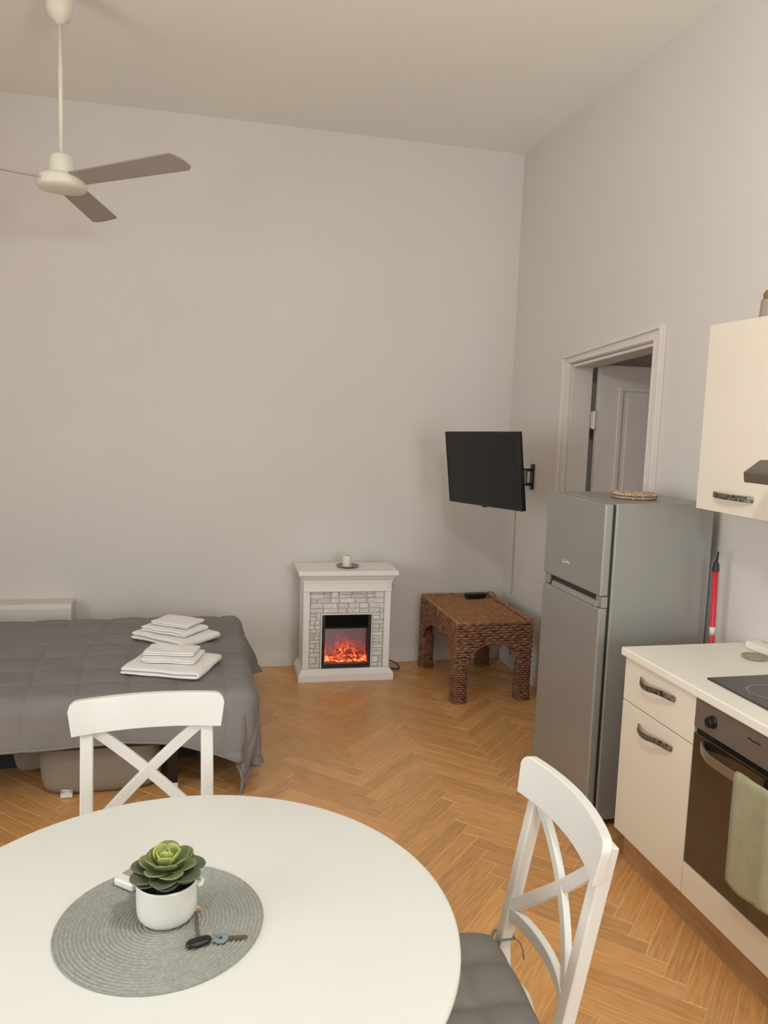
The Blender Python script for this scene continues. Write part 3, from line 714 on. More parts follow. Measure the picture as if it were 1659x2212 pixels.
def apron(side):
    ax = side in ('front', 'back'); half = HX if ax else HY
    sg = -1 if side in ('front', 'left') else 1; d = (HY if ax else HX)-0.007
    om = half-LG+0.006
    def a(z): return om*math.sqrt(max(0, 1-((z-ZL)/(ZA-ZL))**2)) if z < ZA else 0
    def P(t, o, z): return (t, sg*(d+o), z) if ax else (sg*(d+o), t, z)
    mb = MB()
    # backing skin with the arch cut out
    arch = [(om*math.cos(math.pi*i/16), ZL+(ZA-ZL)*math.sin(math.pi*i/16)) for i in range(17)]
    outer = [(half*math.cos(math.pi*i/16), 0) for i in range(17)]
    for i in range(16):
        def top(p):
            return (max(-half+0.008, min(half-0.008, p[0]*half/om)), WZ-0.012)
        q = [arch[i], arch[i+1], top(arch[i+1]), top(arch[i])]
        for o1, o2 in ((-0.008, -0.003),):
            vs = [P(p[0], o1, p[1]) for p in q]+[P(p[0], o2, p[1]) for p in q]
            mb.add(vs, [(0, 1, 2, 3), (7, 6, 5, 4), (0, 4, 5, 1), (1, 5, 6, 2), (2, 6, 7, 3), (3, 7, 4, 0)])
    for s_ in (-1, 1):
        q = [(s_*om, ZL-0.01), (s_*(half-0.008), ZL-0.01), (s_*(half-0.008), WZ-0.012), (s_*om, WZ-0.012)]
        vs = [P(p[0], -0.008, p[1]) for p in q]+[P(p[0], -0.003, p[1]) for p in q]
        mb.add(vs, [(0, 1, 2, 3), (7, 6, 5, 4), (0, 4, 5, 1), (1, 5, 6, 2), (2, 6, 7, 3), (3, 7, 4, 0)])
    for k in range(nrow):
        z = ZL+0.004+k*(WZ-0.016-ZL)/(nrow-1); az = a(z)
        for (t0, t1) in (((-half+0.002, half-0.002),) if az < 0.004 else ((-half+0.002, -az), (az, half-0.002))):
            n = max(3, int((t1-t0)/0.0085)); pts = []
            for i in range(n+1):
                t = t0+(t1-t0)*i/n
                pts.append(P(t, 0.0046*math.cos(2*math.pi*t/0.052+k*math.pi+0.5*math.sin(k*1.7)), z+0.0022*math.sin(t*38+k*2.3)))
            mb.tube(pts, 0.0086, 6)
    pts = [P(p[0]*0.985, 0.001, p[1]-0.002) for p in arch]; mb.tube(pts, 0.006, 6)
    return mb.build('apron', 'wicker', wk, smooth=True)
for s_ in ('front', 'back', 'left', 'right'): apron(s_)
mb = MB(); mb.box(-HX+0.012, HX-0.012, -HY+0.012, HY-0.012, WZ-0.022, WZ-0.012)
n = 66
for k in range(n):
    y = -HY+0.016+k*(2*HY-0.032)/(n-1); pts = []
    for i in range(34):
        x = -HX+0.014+(2*HX-0.028)*i/33; pts.append((x, y+0.0012*math.sin(x*50+k), WZ-0.011+0.0028*math.cos(2*math.pi*x/0.031+k*math.pi)))
    mb.tube(pts, 0.0066, 5)
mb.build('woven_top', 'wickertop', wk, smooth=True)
mb = MB()
for ph in (0, math.pi*2/3, math.pi*4/3):
    pts = []; per = [(-HX+0.009, -HY+0.009), (HX-0.009, -HY+0.009), (HX-0.009, HY-0.009), (-HX+0.009, HY-0.009)]
    dist = 0
    for e in range(4):
        a_, b_ = per[e], per[(e+1) % 4]; l = math.hypot(b_[0]-a_[0], b_[1]-a_[1]); n = int(l/0.007)
        for i in range(n):
            t = i/n; q = (dist+l*t)/0.05*2*math.pi+ph
            px_, py_ = a_[0]+(b_[0]-a_[0])*t, a_[1]+(b_[1]-a_[1])*t
            nx, ny = (b_[1]-a_[1])/l, -(b_[0]-a_[0])/l
            pts.append((px_+nx*0.005*math.cos(q), py_+ny*0.005*math.cos(q), WZ+0.000+0.005*math.sin(q)))
        dist += l
    mb.tube(pts, 0.0062, 5, closed=True)
mb.build('braided_rim', 'wickertop', wk, smooth=True)
ps = thing('power_strip', 'small black power adapter lying on the wicker table top', 'adapter', (1.90, 5.07, WZ+0.003), 0.1)
Box('casing', -0.07, 0.07, -0.03, 0.03, 0, 0.032, 'dark', ps, bevel=0.006)
MB().tube([(0.068, 0, 0.016), (0.10, 0.01, 0.03), (0.135, 0.02, 0.03), (0.165, 0.01, 0.0), (0.172, 0.0, -0.12)], 0.003, 6).build('lead', 'dark', ps, smooth=True)
for k, pts in enumerate(([(1.99, 5.272, 0.40), (1.985, 5.268, 0.30), (1.99, 5.26, 0.16), (2.01, 5.24, 0.06), (2.06, 5.18, 0.01)], [(2.172, 5.10, 0.46), (2.168, 5.09, 0.30), (2.166, 5.07, 0.18), (2.17, 5.03, 0.10)])):
    from itertools import chain
    V = [Vector(p) for p in pts]; path = []
    for i in range(len(V)-1):
        p0, p1, p2, p3 = V[max(i-1, 0)], V[i], V[i+1], V[min(i+2, len(V)-1)]
        for s_ in range(6):
            t = s_/6; path.append(0.5*((2*p1)+(p2-p0)*t+(2*p0-5*p1+4*p2-p3)*t*t+(3*p1-p0-3*p2+p3)*t**3))
    path.append(V[-1])
    tag(MB().tube(path, 0.0028, 6).build('loose_cable', 'dark', smooth=True), ('thin dark cable hanging to the floor under the wicker table', 'thin dark cable hanging on the right wall under the wicker table')[k], 'cable')

# ================================================================== FRIDGE
fr = thing('refrigerator', 'silver two-door fridge-freezer standing between wall and kitchen units', 'refrigerator', (1.624, 2.885, 0))
FW, FH = 0.545, 1.408
Box('body', 0.052, 0.512, 0.004, FW-0.004, 0.04, FH, 'fridge', fr, bevel=0.008, seg=3)
Box('gasket', 0.038, 0.0515, 0.010, FW-0.010, 0.06, FH-0.012, 'rubber', fr)
fd = MB(); fd.prism([(0.0, 0.0), (0.038, 0.0), (0.038, FW), (0.0, FW)], 'z', 1.022, FH-0.002)
fz = fd.build('freezer_door', 'fridge', fr, bevel=0.007, seg=3)
ld = Box('fridge_door', 0.0, 0.038, 0.0, FW, 0.055, 0.972, 'fridge', fr, bevel=0.007, seg=3)
mb = MB(); mb.prism([(0.012, 0.9725), (0.038, 0.9725), (0.038, 1.0215), (0.030, 1.0215)], 'y', 0.05, FW-0.05); mb.build('grip_recess', 'dark', fr)
mb = MB(); mb.prism([(0.000, 0.9725), (0.014, 0.9725), (0.014, 1.000), (0.004, 0.996)], 'y', 0.03, FW-0.09); mb.build('grip_bar', 'fridge', ld, bevel=0.002)
for a_, b_ in ((0.0, 0.05), (FW-0.05, FW)): Box('hinge_block', 0.010, 0.0378, a_, b_, 0.9730, 1.0210, 'fridge', fr, bevel=0.003)
mb = MB(); mb.bar([(-0.0006, 0.325, 1.118), (-0.0006, 0.345, 1.100), (-0.0006, 0.352, 1.116)], 0.007, 0.001, (1, 0, 0)); mb.bar([(-0.0006, 0.288, 1.110), (-0.0006, 0.335, 1.112)], 0.008, 0.001, (1, 0, 0)); mb.build('maker_badge', 'tag', fz, label='small pale badge')
for y in (0.05, FW-0.05):
    for x in (0.07, 0.47): MB().lathe([(0, 0), (0.02, 0), (0.02, 0.04), (0, 0.04)], 14, (x, y, 0)).build('foot', 'dark', fr)
Box('kick_plate', 0.045, 0.06, 0.02, FW-0.02, 0.012, 0.052, 'dark', fr)
# woven trivet on the fridge
for k, (dx, dy, z, R_, lab) in enumerate(((0.0, 0.0, 0.0, 0.088, 'round straw trivet lying flat on top of the fridge'), (0.008, 0.012, 0.0135, 0.098, 'pale straw trivet with ragged edge on top of the other trivet'))):
    tr_ = thing('straw_trivet', lab, 'trivet', (1.885+dx, 3.115+dy, FH+0.0008+z), 0.3*k)
    mb = MB()
    for ring in range(1, 9):
        R = R_*ring/8; n = max(16, int(2*math.pi*R/0.006)); pts = []
        for i in range(n):
            a = 2*math.pi*i/n; pts.append(((R+0.0016*math.cos(a*int(R/0.0022)))*math.cos(a), (R+0.0016*math.cos(a*int(R/0.0022)))*math.sin(a), 0.0062+0.0018*math.sin(a*int(R/0.0022))))
        mb.tube(pts, 0.0052 if ring < 8 else 0.0058, 5, closed=True)
    mb.build('braid', 'straw', tr_, smooth=True)
    mb = MB(); rt = random.Random(k)
    for i in range(60):
        a = 2*math.pi*i/60+rt.uniform(-0.03, 0.03); q = R_+0.004
        mb.tube([(q*math.cos(a), q*math.sin(a), 0.006), ((q+0.007)*math.cos(a+0.06), (q+0.007)*math.sin(a+0.06), 0.006+rt.uniform(-0.002, 0.007))], 0.002, 4)
    mb.build('fringe', 'straw', tr_)

# mop pole in the gap
mp_ = thing('mop_pole', 'red mop pole with black hanging end leaning beside the fridge', 'mop', (2.118, 2.80, 0.0))
tp = Vector((-0.022, 0.0, 1.145)); bt = Vector((0.012, 0.0, 0.03))
def on(t): return bt+(tp-bt)*t
MB().tube([bt, on(0.5), tp], 0.0115, 14).build('pole', 'red', mp_, smooth=True)
MB().tube([on(0.755), on(0.785)], 0.0119, 14).build('sticker', 'tag', mp_, smooth=True)
MB().tube([tp-Vector((0, 0, 0.004)), tp+Vector((0, 0, 0.018)), tp+Vector((0.0, 0, 0.032))], lambda t: 0.0145-0.004*t, 12).build('cap', 'dark', mp_)
MB().tube([tp+Vector((0, 0, 0.03)), tp+Vector((0.003, 0, 0.05)), tp+Vector((0.006, 0, 0.078))], lambda t: 0.0075-0.003*t, 8, rx=0.6).build('hanging_hook', 'dark', mp_)
Box('mop_head', -0.03, 0.045, -0.09, 0.075, 0.0, 0.032, 'dark', mp_, bevel=0.008)

# ================================================================== KITCHEN
KX = 1.634                         # plane of cabinet fronts
KY0, KY1 = 2.225, 2.672            # first base unit
CZ = 0.838                         # underside of the worktop
def handle(name, parent, y0_, y1_, z_, x=KX, wave=True):
    n = 14; pts = []
    for i in range(n+1):
        t = i/n; y = y0_+(y1_-y0_)*t
        out = 0.030*math.sin(math.pi*t)**0.7 if 0 < t < 1 else 0
        pts.append((x-0.004-out, y, z_+(0.006*math.sin(2*math.pi*t) if wave else 0)))
    return MB().bar(pts, 0.021, 0.005, (1, 0, 0)).build(name, 'handle', parent, bevel=0.0015)
cb = thing('base_cabinet', 'cream base cabinet with drawer and door beside the fridge', 'cabinet', (0, 0, 0))
Box('carcass', KX+0.019, XR-0.03, KY0+0.001, KY1, 0.135, CZ-0.001, 'cab', cb)
dw = Box('drawer_front', KX, KX+0.018, KY0+0.0015, KY1-0.001, 0.668, CZ-0.004, 'cab', cb, bevel=0.0015)
handle('handle', dw, 2.335, 2.555, 0.783).name = 'handle'
dd = Box('door', KX, KX+0.018, KY0+0.0015, KY1-0.001, 0.137, 0.664, 'cab', cb, bevel=0.0015)
handle('handle', dd, 2.331, 2.548, 0.604)
# oven housing with filler panel
oh = thing('oven_housing', 'cream cabinet housing around the built-in oven', 'cabinet', (0, 0, 0))
OY0, OY1 = 1.625, KY0-0.001
mb = MB(); mb.box(KX+0.024, XR-0.03, OY0, OY0+0.016, 0.135, CZ-0.001); mb.box(KX+0.024, XR-0.03, OY1-0.016, OY1, 0.135, CZ-0.001); mb.box(KX+0.024, XR-0.03, OY0+0.016, OY1-0.016, 0.135, 0.25); mb.build('carcass', 'cab', oh)
Box('filler_panel', KX, KX+0.018, OY0+0.001, OY1-0.001, 0.137, 0.252, 'cab', oh, bevel=0.0015)
ov = thing('oven', 'built-in oven with steel control panel and dark glass door', 'oven', (0, 0, 0))
Box('oven_body', KX+0.026, XR-0.10, OY0+0.02, OY1-0.02, 0.254, CZ-0.008, 'dark', ov)
cp = Box('control_panel', KX-0.004, KX+0.0225, OY0+0.002, OY1-0.003, 0.735, CZ-0.003, 'oven', ov, bevel=0.003)
for y in (2.126, 1.72):
    kb = MB(); pr = [(0, 0.0), (0.021, 0.0), (0.021, 0.004), (0.0185, 0.006), (0.0175, 0.020), (0.014, 0.022), (0, 0.022)]
    kb.lathe(pr, 28); o = kb.build('knob', 'dark', cp, smooth=False, loc=(KX-0.0045, y, 0.785), rot=(0, -math.pi/2, 0)); 
mb = MB(); pts = [(KX-0.0048, 1.962-0.055*i/8, 0.800+0.0018*math.sin(i*1.3)) for i in range(9)]; mb.tube(pts, 0.0022, 4); mb.build('maker_mark', 'dark', cp, label='small dark script mark')
od = Box('oven_door', KX-0.002, KX+0.022, OY0+0.002, OY1-0.003, 0.257, 0.716, 'ovenglass', ov, bevel=0.003)
Box('vent_gap', KX+0.008, KX+0.0225, OY0+0.006, OY1-0.006, 0.7165, 0.7345, 'dark', ov)
pts = []
for i in range(21):
    t = i/20; y = OY1-0.055-(OY1-OY0-0.11)*t; pts.append((KX-0.008-0.048*min(1, math.sin(math.pi*t)*1.6)**0.8, y, 0.690))
MB().bar(pts, 0.030, 0.008, (1, 0, 0)).build('oven_handle', 'steel', od, bevel=0.002)
# tea towel over the oven handle
tw = MB(); A, B = 16, 40; vs = []; fs = []
for j in range(B+1):
    for i in range(A+1):
        y = 1.932-0.30*i/A; s_ = j/B
        t = (OY1-0.055-y)/(OY1-OY0-0.11); hxp = KX-0.008-0.048*min(1, math.sin(math.pi*max(0.02, min(0.98, t)))*1.6)**0.8
        Lf = 0.335+0.010*math.sin(i*0.55)+0.02*i/A; Lb_ = 0.12
        q = s_*(Lf+Lb_+0.05)
        if q < Lb_: x, z = hxp+0.0085, 0.706-(Lb_-q)
        elif q < Lb_+0.05:
            a = (q-Lb_)/0.05*math.pi; x, z = hxp+0.0085*math.cos(a), 0.706+0.006*math.sin(a)
        else: x, z = hxp-0.0095-0.003*math.sin(i*0.8+1)*min(1, (q-Lb_)/0.2), 0.706-(q-Lb_-0.05)
        vs.append((x+0.0015*math.sin(i*1.3), y-0.012*(max(0, q-Lb_))*(1 if i < 8 else -0.3), z))
for j in range(B):
    for i in range(A): a = j*(A+1)+i; fs.append((a, a+1, a+A+2, a+A+1))
tag(tw.add(vs, fs).build('tea_towel', 'towelg', smooth=True, solid=0.0025), 'grey-green tea towel hanging over the oven door handle', 'towel')
# next unit, mostly out of frame
cb2 = thing('base_cabinet', 'cream base cabinet on the near side of the oven', 'cabinet', (0, 0, 0))
Box('carcass', KX+0.019, XR-0.03, 1.03, OY0-0.002, 0.135, CZ-0.001, 'cab', cb2)
d2 = Box('door', KX, KX+0.018, 1.031, OY0-0.003, 0.137, CZ-0.004, 'cab', cb2, bevel=0.0015); handle('handle', d2, 1.40, 1.60, 0.76)
tag(MB().box(KX+0.05, KX+0.066, 1.03, KY1, 0, 0.1335).box(KX+0.066, XR-0.03, KY1-0.016, KY1, 0, 0.1335).build('plinth_board', 'plinth'), 'brown wood plinth board running under the kitchen cabinets', 'plinth')
wt = tag(MB().box(KX-0.014, XR-0.002, 1.02, 2.688, CZ, 0.871).build('worktop', 'counter', bevel=0.006, seg=3), 'white worktop lying along the kitchen base cabinets', 'worktop')
hb = thing('hob', 'dark glass hob set into the white worktop', 'hob', (0, 0, 0.8712))
Box('glass_top', 1.712, 2.12, 1.66, 2.285, 0.0, 0.006, 'hob', hb, bevel=0.002)
for x, y in ((1.83, 2.12), (1.99, 2.12), (1.83, 1.82), (1.99, 1.82)):
    MB().lathe([(0.068, 0.0062), (0.072, 0.0062), (0.072, 0.0066), (0.068, 0.0066)], 40, (x, y, 0), close=True).build('ring_mark', 'greybox', hb)
# things on the worktop by the wall
tag(Box('chopping_board', 2.115, 2.176, 2.05, 2.612, 0.8718, 0.902, 'counter', bevel=0.008, seg=3), 'white board lying along the wall on the worktop', 'board')
sd = thing('saucer', 'small dark green-grey dish on the worktop near the wall', 'dish', (2.055, 2.475, 0.8715))
MB().lathe([(0.0, 0.0), (0.03, 0.0), (0.048, 0.009), (0.046, 0.011), (0.028, 0.004), (0.0, 0.003)], 32).build('dish', 'towelg', sd, smooth=True)
# wall cabinet
UX, UY0, UY1, UZ0, UZ1 = 1.904, 2.215, 2.695, 1.416, 2.116
uc = thing('wall_cabinet', 'cream wall cabinet hanging above the worktop', 'cabinet', (0, 0, 0))
Box('carcass', UX+0.019, XR-0.001, UY0, UY1, UZ0+0.002, UZ1, 'cab', uc)
ud = Box('door', UX, UX+0.018, UY0+0.001, UY1, UZ0, UZ1-0.001, 'cab', uc, bevel=0.0015)
handle('handle', ud, 2.37, 2.588, 1.481, UX, False)
# hood
hd = thing('cooker_hood', 'dark grey slim cooker hood beside the wall cabinet', 'hood', (0, 0, 0))
MB().prism([(1.705, 1.558), (1.700, 1.590), (1.757, 1.630), (XR-0.002, 1.640), (XR-0.002, 1.558)], 'y', 1.61, 2.178).build('canopy', 'hood', hd, bevel=0.003)
Box('duct_cover', 1.98, XR-0.002, 1.78, 2.0, 1.642, 2.5, 'hood', hd, bevel=0.003)
Box('grease_filter', 1.76, 2.10, 1.68, 2.10, 1.552, 1.5575, 'steel', hd)
gb = thing('grey_tin', 'small grey tin with brown lid on top of the wall cabinet', 'tin', (1.975, 2.455, UZ1+0.0008), 0.2)
MB().lathe([(0, 0), (0.038, 0), (0.040, 0.003), (0.037, 0.065), (0, 0.065)], 24).build('tin_body', 'greybox', gb, smooth=False)
MB().lathe([(0, 0.0655), (0.030, 0.0655), (0.032, 0.085), (0.024, 0.098), (0, 0.10)], 24).build('lid', 'brownlid', gb, smooth=False)

# ================================================================== CEILING FAN
fn = thing('ceiling_fan', 'white three-blade ceiling fan on a long rod', 'fan', (-0.583, 3.90, ZC))
def Z(z): return z-ZC
MB().lathe([(0, -0.0005), (0.058, -0.0005), (0.060, -0.02), (0.056, -0.115), (0.045, -0.150), (0.022, -0.165), (0.016, -0.176), (0, -0.176)], 32).build('canopy', 'fan', fn, smooth=True)
MB().tube([(0, 0, -0.17), (0, 0, Z(2.82))], 0.0105, 14).build('rod', 'fan', fn, smooth=True)
MB().lathe([(0, Z(2.832)), (0.040, Z(2.832)), (0.048, Z(2.825)), (0.054, Z(2.80)), (0.060, Z(2.745)), (0.061, Z(2.738)), (0, Z(2.738))], 36).build('motor_cup', 'fan', fn, smooth=True)
MB().lathe([(0, Z(2.742)), (0.088, Z(2.742)), (0.104, Z(2.735)), (0.110, Z(2.722)), (0.110, Z(2.698)), (0.102, Z(2.685)), (0.06, Z(2.678)), (0, Z(2.676))], 44).build('motor_housing', 'fan', fn, smooth=True)
for k, ang in enumerate((-42, 81, 202)):
    a = math.radians(ang); pit = math.radians(-13)
    vs = []; n = 16; Rt = 0.70; r0_ = 0.10
    out = []
    for i in range(n+1):
        t = i/n; R = r0_+(Rt-r0_)*t; hwid = 0.052+0.012*t
        out.append((R, hwid))
    poly = [(R, -h) for R, h in out]+[(Rt+0.010, -0.05), (Rt+0.022, 0.0), (Rt+0.016, 0.045)]+[(R-0.012*(i == n), h) for i, (R, h) in reversed(list(enumerate(out)))]
    mb = MB(); mb.prism(poly, 'z', -0.003, 0.003)
    o = mb.build('blade', 'blade', fn)
    o.matrix_local = Matrix.Translation((0, 0, Z(2.722))) @ Matrix.Rotation(a, 4, 'Z') @ Matrix.Rotation(pit, 4, 'X')
    mb = MB(); mb.bar([(0.075, 0, 0.004), (0.13, 0, 0.006), (0.19, 0, 0.0055)], 0.05, 0.004, (0, 0, 1)); ir = mb.build('blade_iron', 'fan', fn, bevel=0.001)
    ir.matrix_local = o.matrix_local.copy()

# ================================================================== DINING TABLE AND CHAIRS
TC = (-0.022, 1.455); TR = 0.538; TZ = 0.74
tb = thing('dining_table', 'round white dining table in the foreground', 'table', (TC[0], TC[1], 0))
MB().lathe([(0, TZ-0.030), (TR-0.020, TZ-0.030), (TR-0.006, TZ-0.024), (TR, TZ-0.014), (TR-0.001, TZ-0.006), (TR-0.006, TZ-0.0015), (TR-0.012, TZ), (0, TZ)], 128).build('table_top', 'table', tb, smooth=True, angle=30)
MB().lathe([(0.40, TZ-0.105), (0.42, TZ-0.105), (0.42, TZ-0.031), (0.40, TZ-0.031)], 72, close=True).build('apron', 'white', tb)
for sx in (-1, 1):
    for sy in (-1, 1):
        mb = MB(); x, y = sx*0.27, sy*0.27
        frustum(mb, (x-0.022, x+0.022, y-0.022, y+0.022, 0.0), (x-0.032, x+0.032, y-0.032, y+0.032, TZ-0.031)); mb.build('leg', 'white', tb, bevel=0.004)

def make_chair(label, loc, rz, cushion=False):
    ch = thing('dining_chair', label, 'chair', loc, rz, 'white dining chairs at the round table')
    SZ = 0.44; HWs = 0.165                     # post half spacing
    def yb(z): return 0.175+0.085*max(0, (z-0.45)/0.45)     # centre line of the back posts
    for sx in (-1, 1):
        MB().bar([(sx*HWs, 0.215, 0.0), (sx*HWs, 0.19, 0.25), (sx*HWs, yb(0.45), 0.45), (sx*HWs, yb(0.65), 0.65), (sx*HWs, yb(0.885), 0.885)], 0.035, 0.030, (0, 1, 0)).build('back_post', 'white', ch, bevel=0.004)
        MB().bar([(sx*0.185, -0.185, 0.0), (sx*0.185, -0.185, SZ-0.03)], 0.036, 0.036, (0, 1, 0)).build('front_leg', 'white', ch, bevel=0.004)
        MB().bar([(sx*0.178, -0.166, 0.19), (sx*0.170, 0.176, 0.19)], 0.03, 0.018, (1, 0, 0)).build('stretcher', 'white', ch, bevel=0.003)
        MB().bar([(sx*0.180, -0.166, SZ-0.055), (sx*0.172, 0.17, SZ-0.055)], 0.05, 0.018, (1, 0, 0)).build('seat_rail', 'white', ch, bevel=0.003)
    MB().bar([(-0.166, -0.185, SZ-0.055), (0.166, -0.185, SZ-0.055)], 0.05, 0.018, (0, 1, 0)).build('seat_rail', 'white', ch, bevel=0.003)
    # seat board
    mb = MB(); pl = [(-0.205, -0.20), (-0.19, -0.212), (0.19, -0.212), (0.205, -0.20), (0.188, 0.152), (0.140, 0.157), (0.0, 0.180), (-0.140, 0.157), (-0.188, 0.152)]
    mb.prism(pl, 'z', SZ-0.028, SZ); mb.build('seat', 'white', ch, bevel=0.006, seg=3)
    def bow(x, W=0.21, d=0.034): return d*(1-(x/W)**2)
    # curved top rail, wider than the posts, mounted on their front faces
    n = 48; vs = []; fs = []; Wt = 0.213; Wb = 0.203; r_c = 0.026; th = 0.021
    for i in range(n+1):
        q = -1+2*i/n; q = math.sin(q*math.pi/2)*0.6+q*0.4; q = math.copysign(abs(q)**0.75, q) if q else 0
        xt, xb_ = q*Wt, q*Wb
        e = max(0, abs(xt)-(Wt-r_c)); zt_ = 0.912-r_c+math.sqrt(max(0, r_c*r_c-e*e))
        arch_ = 0.0
        for (x, z) in ((xb_, 0.818+arch_), (xt, zt_+arch_)):
            yy = yb(z)-0.0255-0.006+bow(x)
            vs += [(x, yy-th/2, z), (x, yy+th/2, z)]
    for i in range(n):
        a = i*4
        fs += [(a, a+4, a+6, a+2), (a+1, a+3, a+7, a+5), (a, a+1, a+5, a+4), (a+2, a+6, a+7, a+3)]
    fs += [(0, 2, 3, 1), (n*4, n*4+1, n*4+3, n*4+2)]
    MB().add(vs, fs).build('top_rail', 'white', ch, bevel=0.005, seg=3)
    # lower curved rail
    MB().bar([(x, yb(0.535)-0.008+bow(x, 0.165, 0.030), 0.535) for x in np.linspace(-0.150, 0.150, 15)], 0.036, 0.018, (0, 1, 0)).build('lower_rail', 'white', ch, bevel=0.003)
    # crossed slats
    for sg in (-1, 1):
        pts = []
        for t in np.linspace(0, 1, 15):
            x = sg*(-0.150+0.300*t); z = 0.825-0.272*t; pts.append((x, yb(z)-0.010+bow(x, 0.165, 0.030)+0.0005*sg, z))
        MB().bar(pts, 0.030, 0.016, (0, 1, 0)).build('cross_slat', 'white', ch, bevel=0.002)
    if cushion:
        cs = thing('seat_cushion', 'grey tufted seat cushion tied to the nearer white chair', 'cushion', loc, rz)
        N_ = 56; vs = []; fs = []; H_ = 0.198
        def hgt(x, y):
            ex = max(0, 1-abs(x/H_)**5); ey = max(0, 1-abs(y/H_)**5); e = (ex*ey)**0.38
            c_ = 0.132
            gx = abs(math.sin(math.pi*(x+0.066)/c_)); gy = abs(math.sin(math.pi*(y+0.066)/c_))
            puff = (gx**0.32)*(0.45+0.55*gy**0.4)
            return 0.010*e+0.034*e*puff
        for j in range(N_+1):
            for i in range(N_+1):
                a, b = -1+2*i/N_, -1+2*j/N_
                x, y = H_*a*(1-0.05*b*b), H_*b*(1-0.05*a*a); vs.append((x, y-0.036, SZ+0.001+0.010+hgt(H_*a, H_*b)))
        m0 = len(vs)
        for j in range(N_+1):
            for i in range(N_+1):
                a, b = -1+2*i/N_, -1+2*j/N_; x, y = H_*a*(1-0.05*b*b), H_*b*(1-0.05*a*a)
                vs.append((x*0.98, y*0.98-0.036, SZ+0.001+0.009*max(abs(a), abs(b))**8))
        for j in range(N_):
            for i in range(N_):
                a = j*(N_+1)+i; fs.append((a, a+1, a+N_+2, a+N_+1)); b = m0+a; fs.append((b, b+N_+1, b+N_+2, b+1))
        ring = [i for i in range(N_+1)]+[j*(N_+1)+N_ for j in range(1, N_+1)]+[N_*(N_+1)+i for i in range(N_-1, -1, -1)]+[j*(N_+1) for j in range(N_-1, 0, -1)]
        for k in range(len(ring)):
            a, b = ring[k], ring[(k+1) % len(ring)]; fs.append((a, m0+a, m0+b, b))
        MB().add(vs, fs).build('cushion_body', 'cushion', cs, smooth=True)
        for sx in (-1, 1):
            x = sx*HWs; w_ = 0.0205; y_ = yb(0.47); zz = 0.468
            MB().bar([(x*0.96, 0.138, 0.458), (x-sx*w_, y_-0.018, zz), (x-sx*w_, y_+0.018, zz), (x+sx*w_, y_+0.0185, zz), (x+sx*w_, y_-0.018, zz-0.002), (x*0.99, 0.140, 0.457)], 0.008, 0.002, (0, 0.1, 1)).build('tie_strap', 'cushion', cs)
            MB().bar([(x-sx*w_, y_+0.02, zz), (x-sx*0.026, y_+0.030, 0.462), (x-sx*0.034, y_+0.036, 0.446), (x-sx*0.038, y_+0.038, 0.425)], 0.008, 0.002, (0, 1, 0.3)).build('tie_end', 'cushion', cs)
    return ch
make_chair('white cross-back dining chair standing between the round table and the bed', (-0.113, 2.024, 0), 0.055)
make_chair('white cross-back dining chair with a grey cushion in the right foreground', (0.566, 1.522, 0), -math.pi/2-0.03, cushion=True)

# pendant lamp over the table, just above the picture
pd = thing('pendant_lamp', 'white globe pendant lamp hanging over the round table', 'lamp', (0.55, 1.0, ZC))
MB().lathe([(0, -0.0005), (0.05, -0.0005), (0.05, -0.02), (0.01, -0.04), (0, -0.04)], 28).build('ceiling_rose', 'fan', pd, smooth=True)
MB().tube([(0, 0, -0.035), (0, 0, 2.76-ZC)], 0.004, 8).build('cord', 'fan', pd)
MB().lathe([(0, 2.77-ZC), (0.03, 2.77-ZC), (0.034, 2.72-ZC), (0, 2.72-ZC)], 24).build('holder', 'fan', pd)
MB().lathe([(0.10*math.sin(math.pi*i/16), 2.62-ZC+0.10*math.cos(math.pi*i/16)) for i in range(17)], 32).build('globe', 'globe', pd, smooth=True)

# ================================================================== ON THE TABLE
pm = thing('placemat', 'round grey woven placemat on the white table', 'placemat', (-0.058, 1.468, TZ+0.0006))
prof = [(0.0, 0.0), (0.1945, 0.0)]
nr = 25; R = 0.195
top = []
for i in range(nr*5+1):
    r = R*(1-i/(nr*5)); top.append((r, 0.0026+0.0016*math.cos(2*math.pi*i/5)))
prof = [(0, 0), (R-0.001, 0)]+top
MB().lathe(prof, 96).build('woven_disc', 'mat', pm, smooth=True)
PZ = TZ+0.0048
pp = thing('potted_succulent', 'green rosette succulent in a small white pot on the placemat', 'plant', (-0.048, 1.485, PZ), 0.05)
MB().lathe([(0, 0), (0.042, 0), (0.0495, 0.003), (0.054, 0.009), (0.0565, 0.019), (0.0572, 0.032), (0.0575, 0.074), (0.0583, 0.0775), (0.0565, 0.0785), (0.054, 0.075), (0.053, 0.05), (0, 0.05)], 56).build('pot', 'pot', pp, smooth=True)
for sx in (1,):
    MB().tube([(sx*0.057, -0.014, 0.062), (sx*0.064, -0.011, 0.063), (sx*0.067, 0, 0.0635), (sx*0.064, 0.011, 0.063), (sx*0.057, 0.014, 0.062)], 0.0045, 8).build('pot_ear', 'pot', pp, smooth=True)
MB().lathe([(0, 0.070), (0.03, 0.070), (0.0535, 0.066), (0.0535, 0.055), (0, 0.055)], 32).build('soil', 'soil', pp)
MB().tube([(0, 0, 0.06), (0, 0, 0.10)], 0.012, 10).build('stem', 'leaf2', pp)
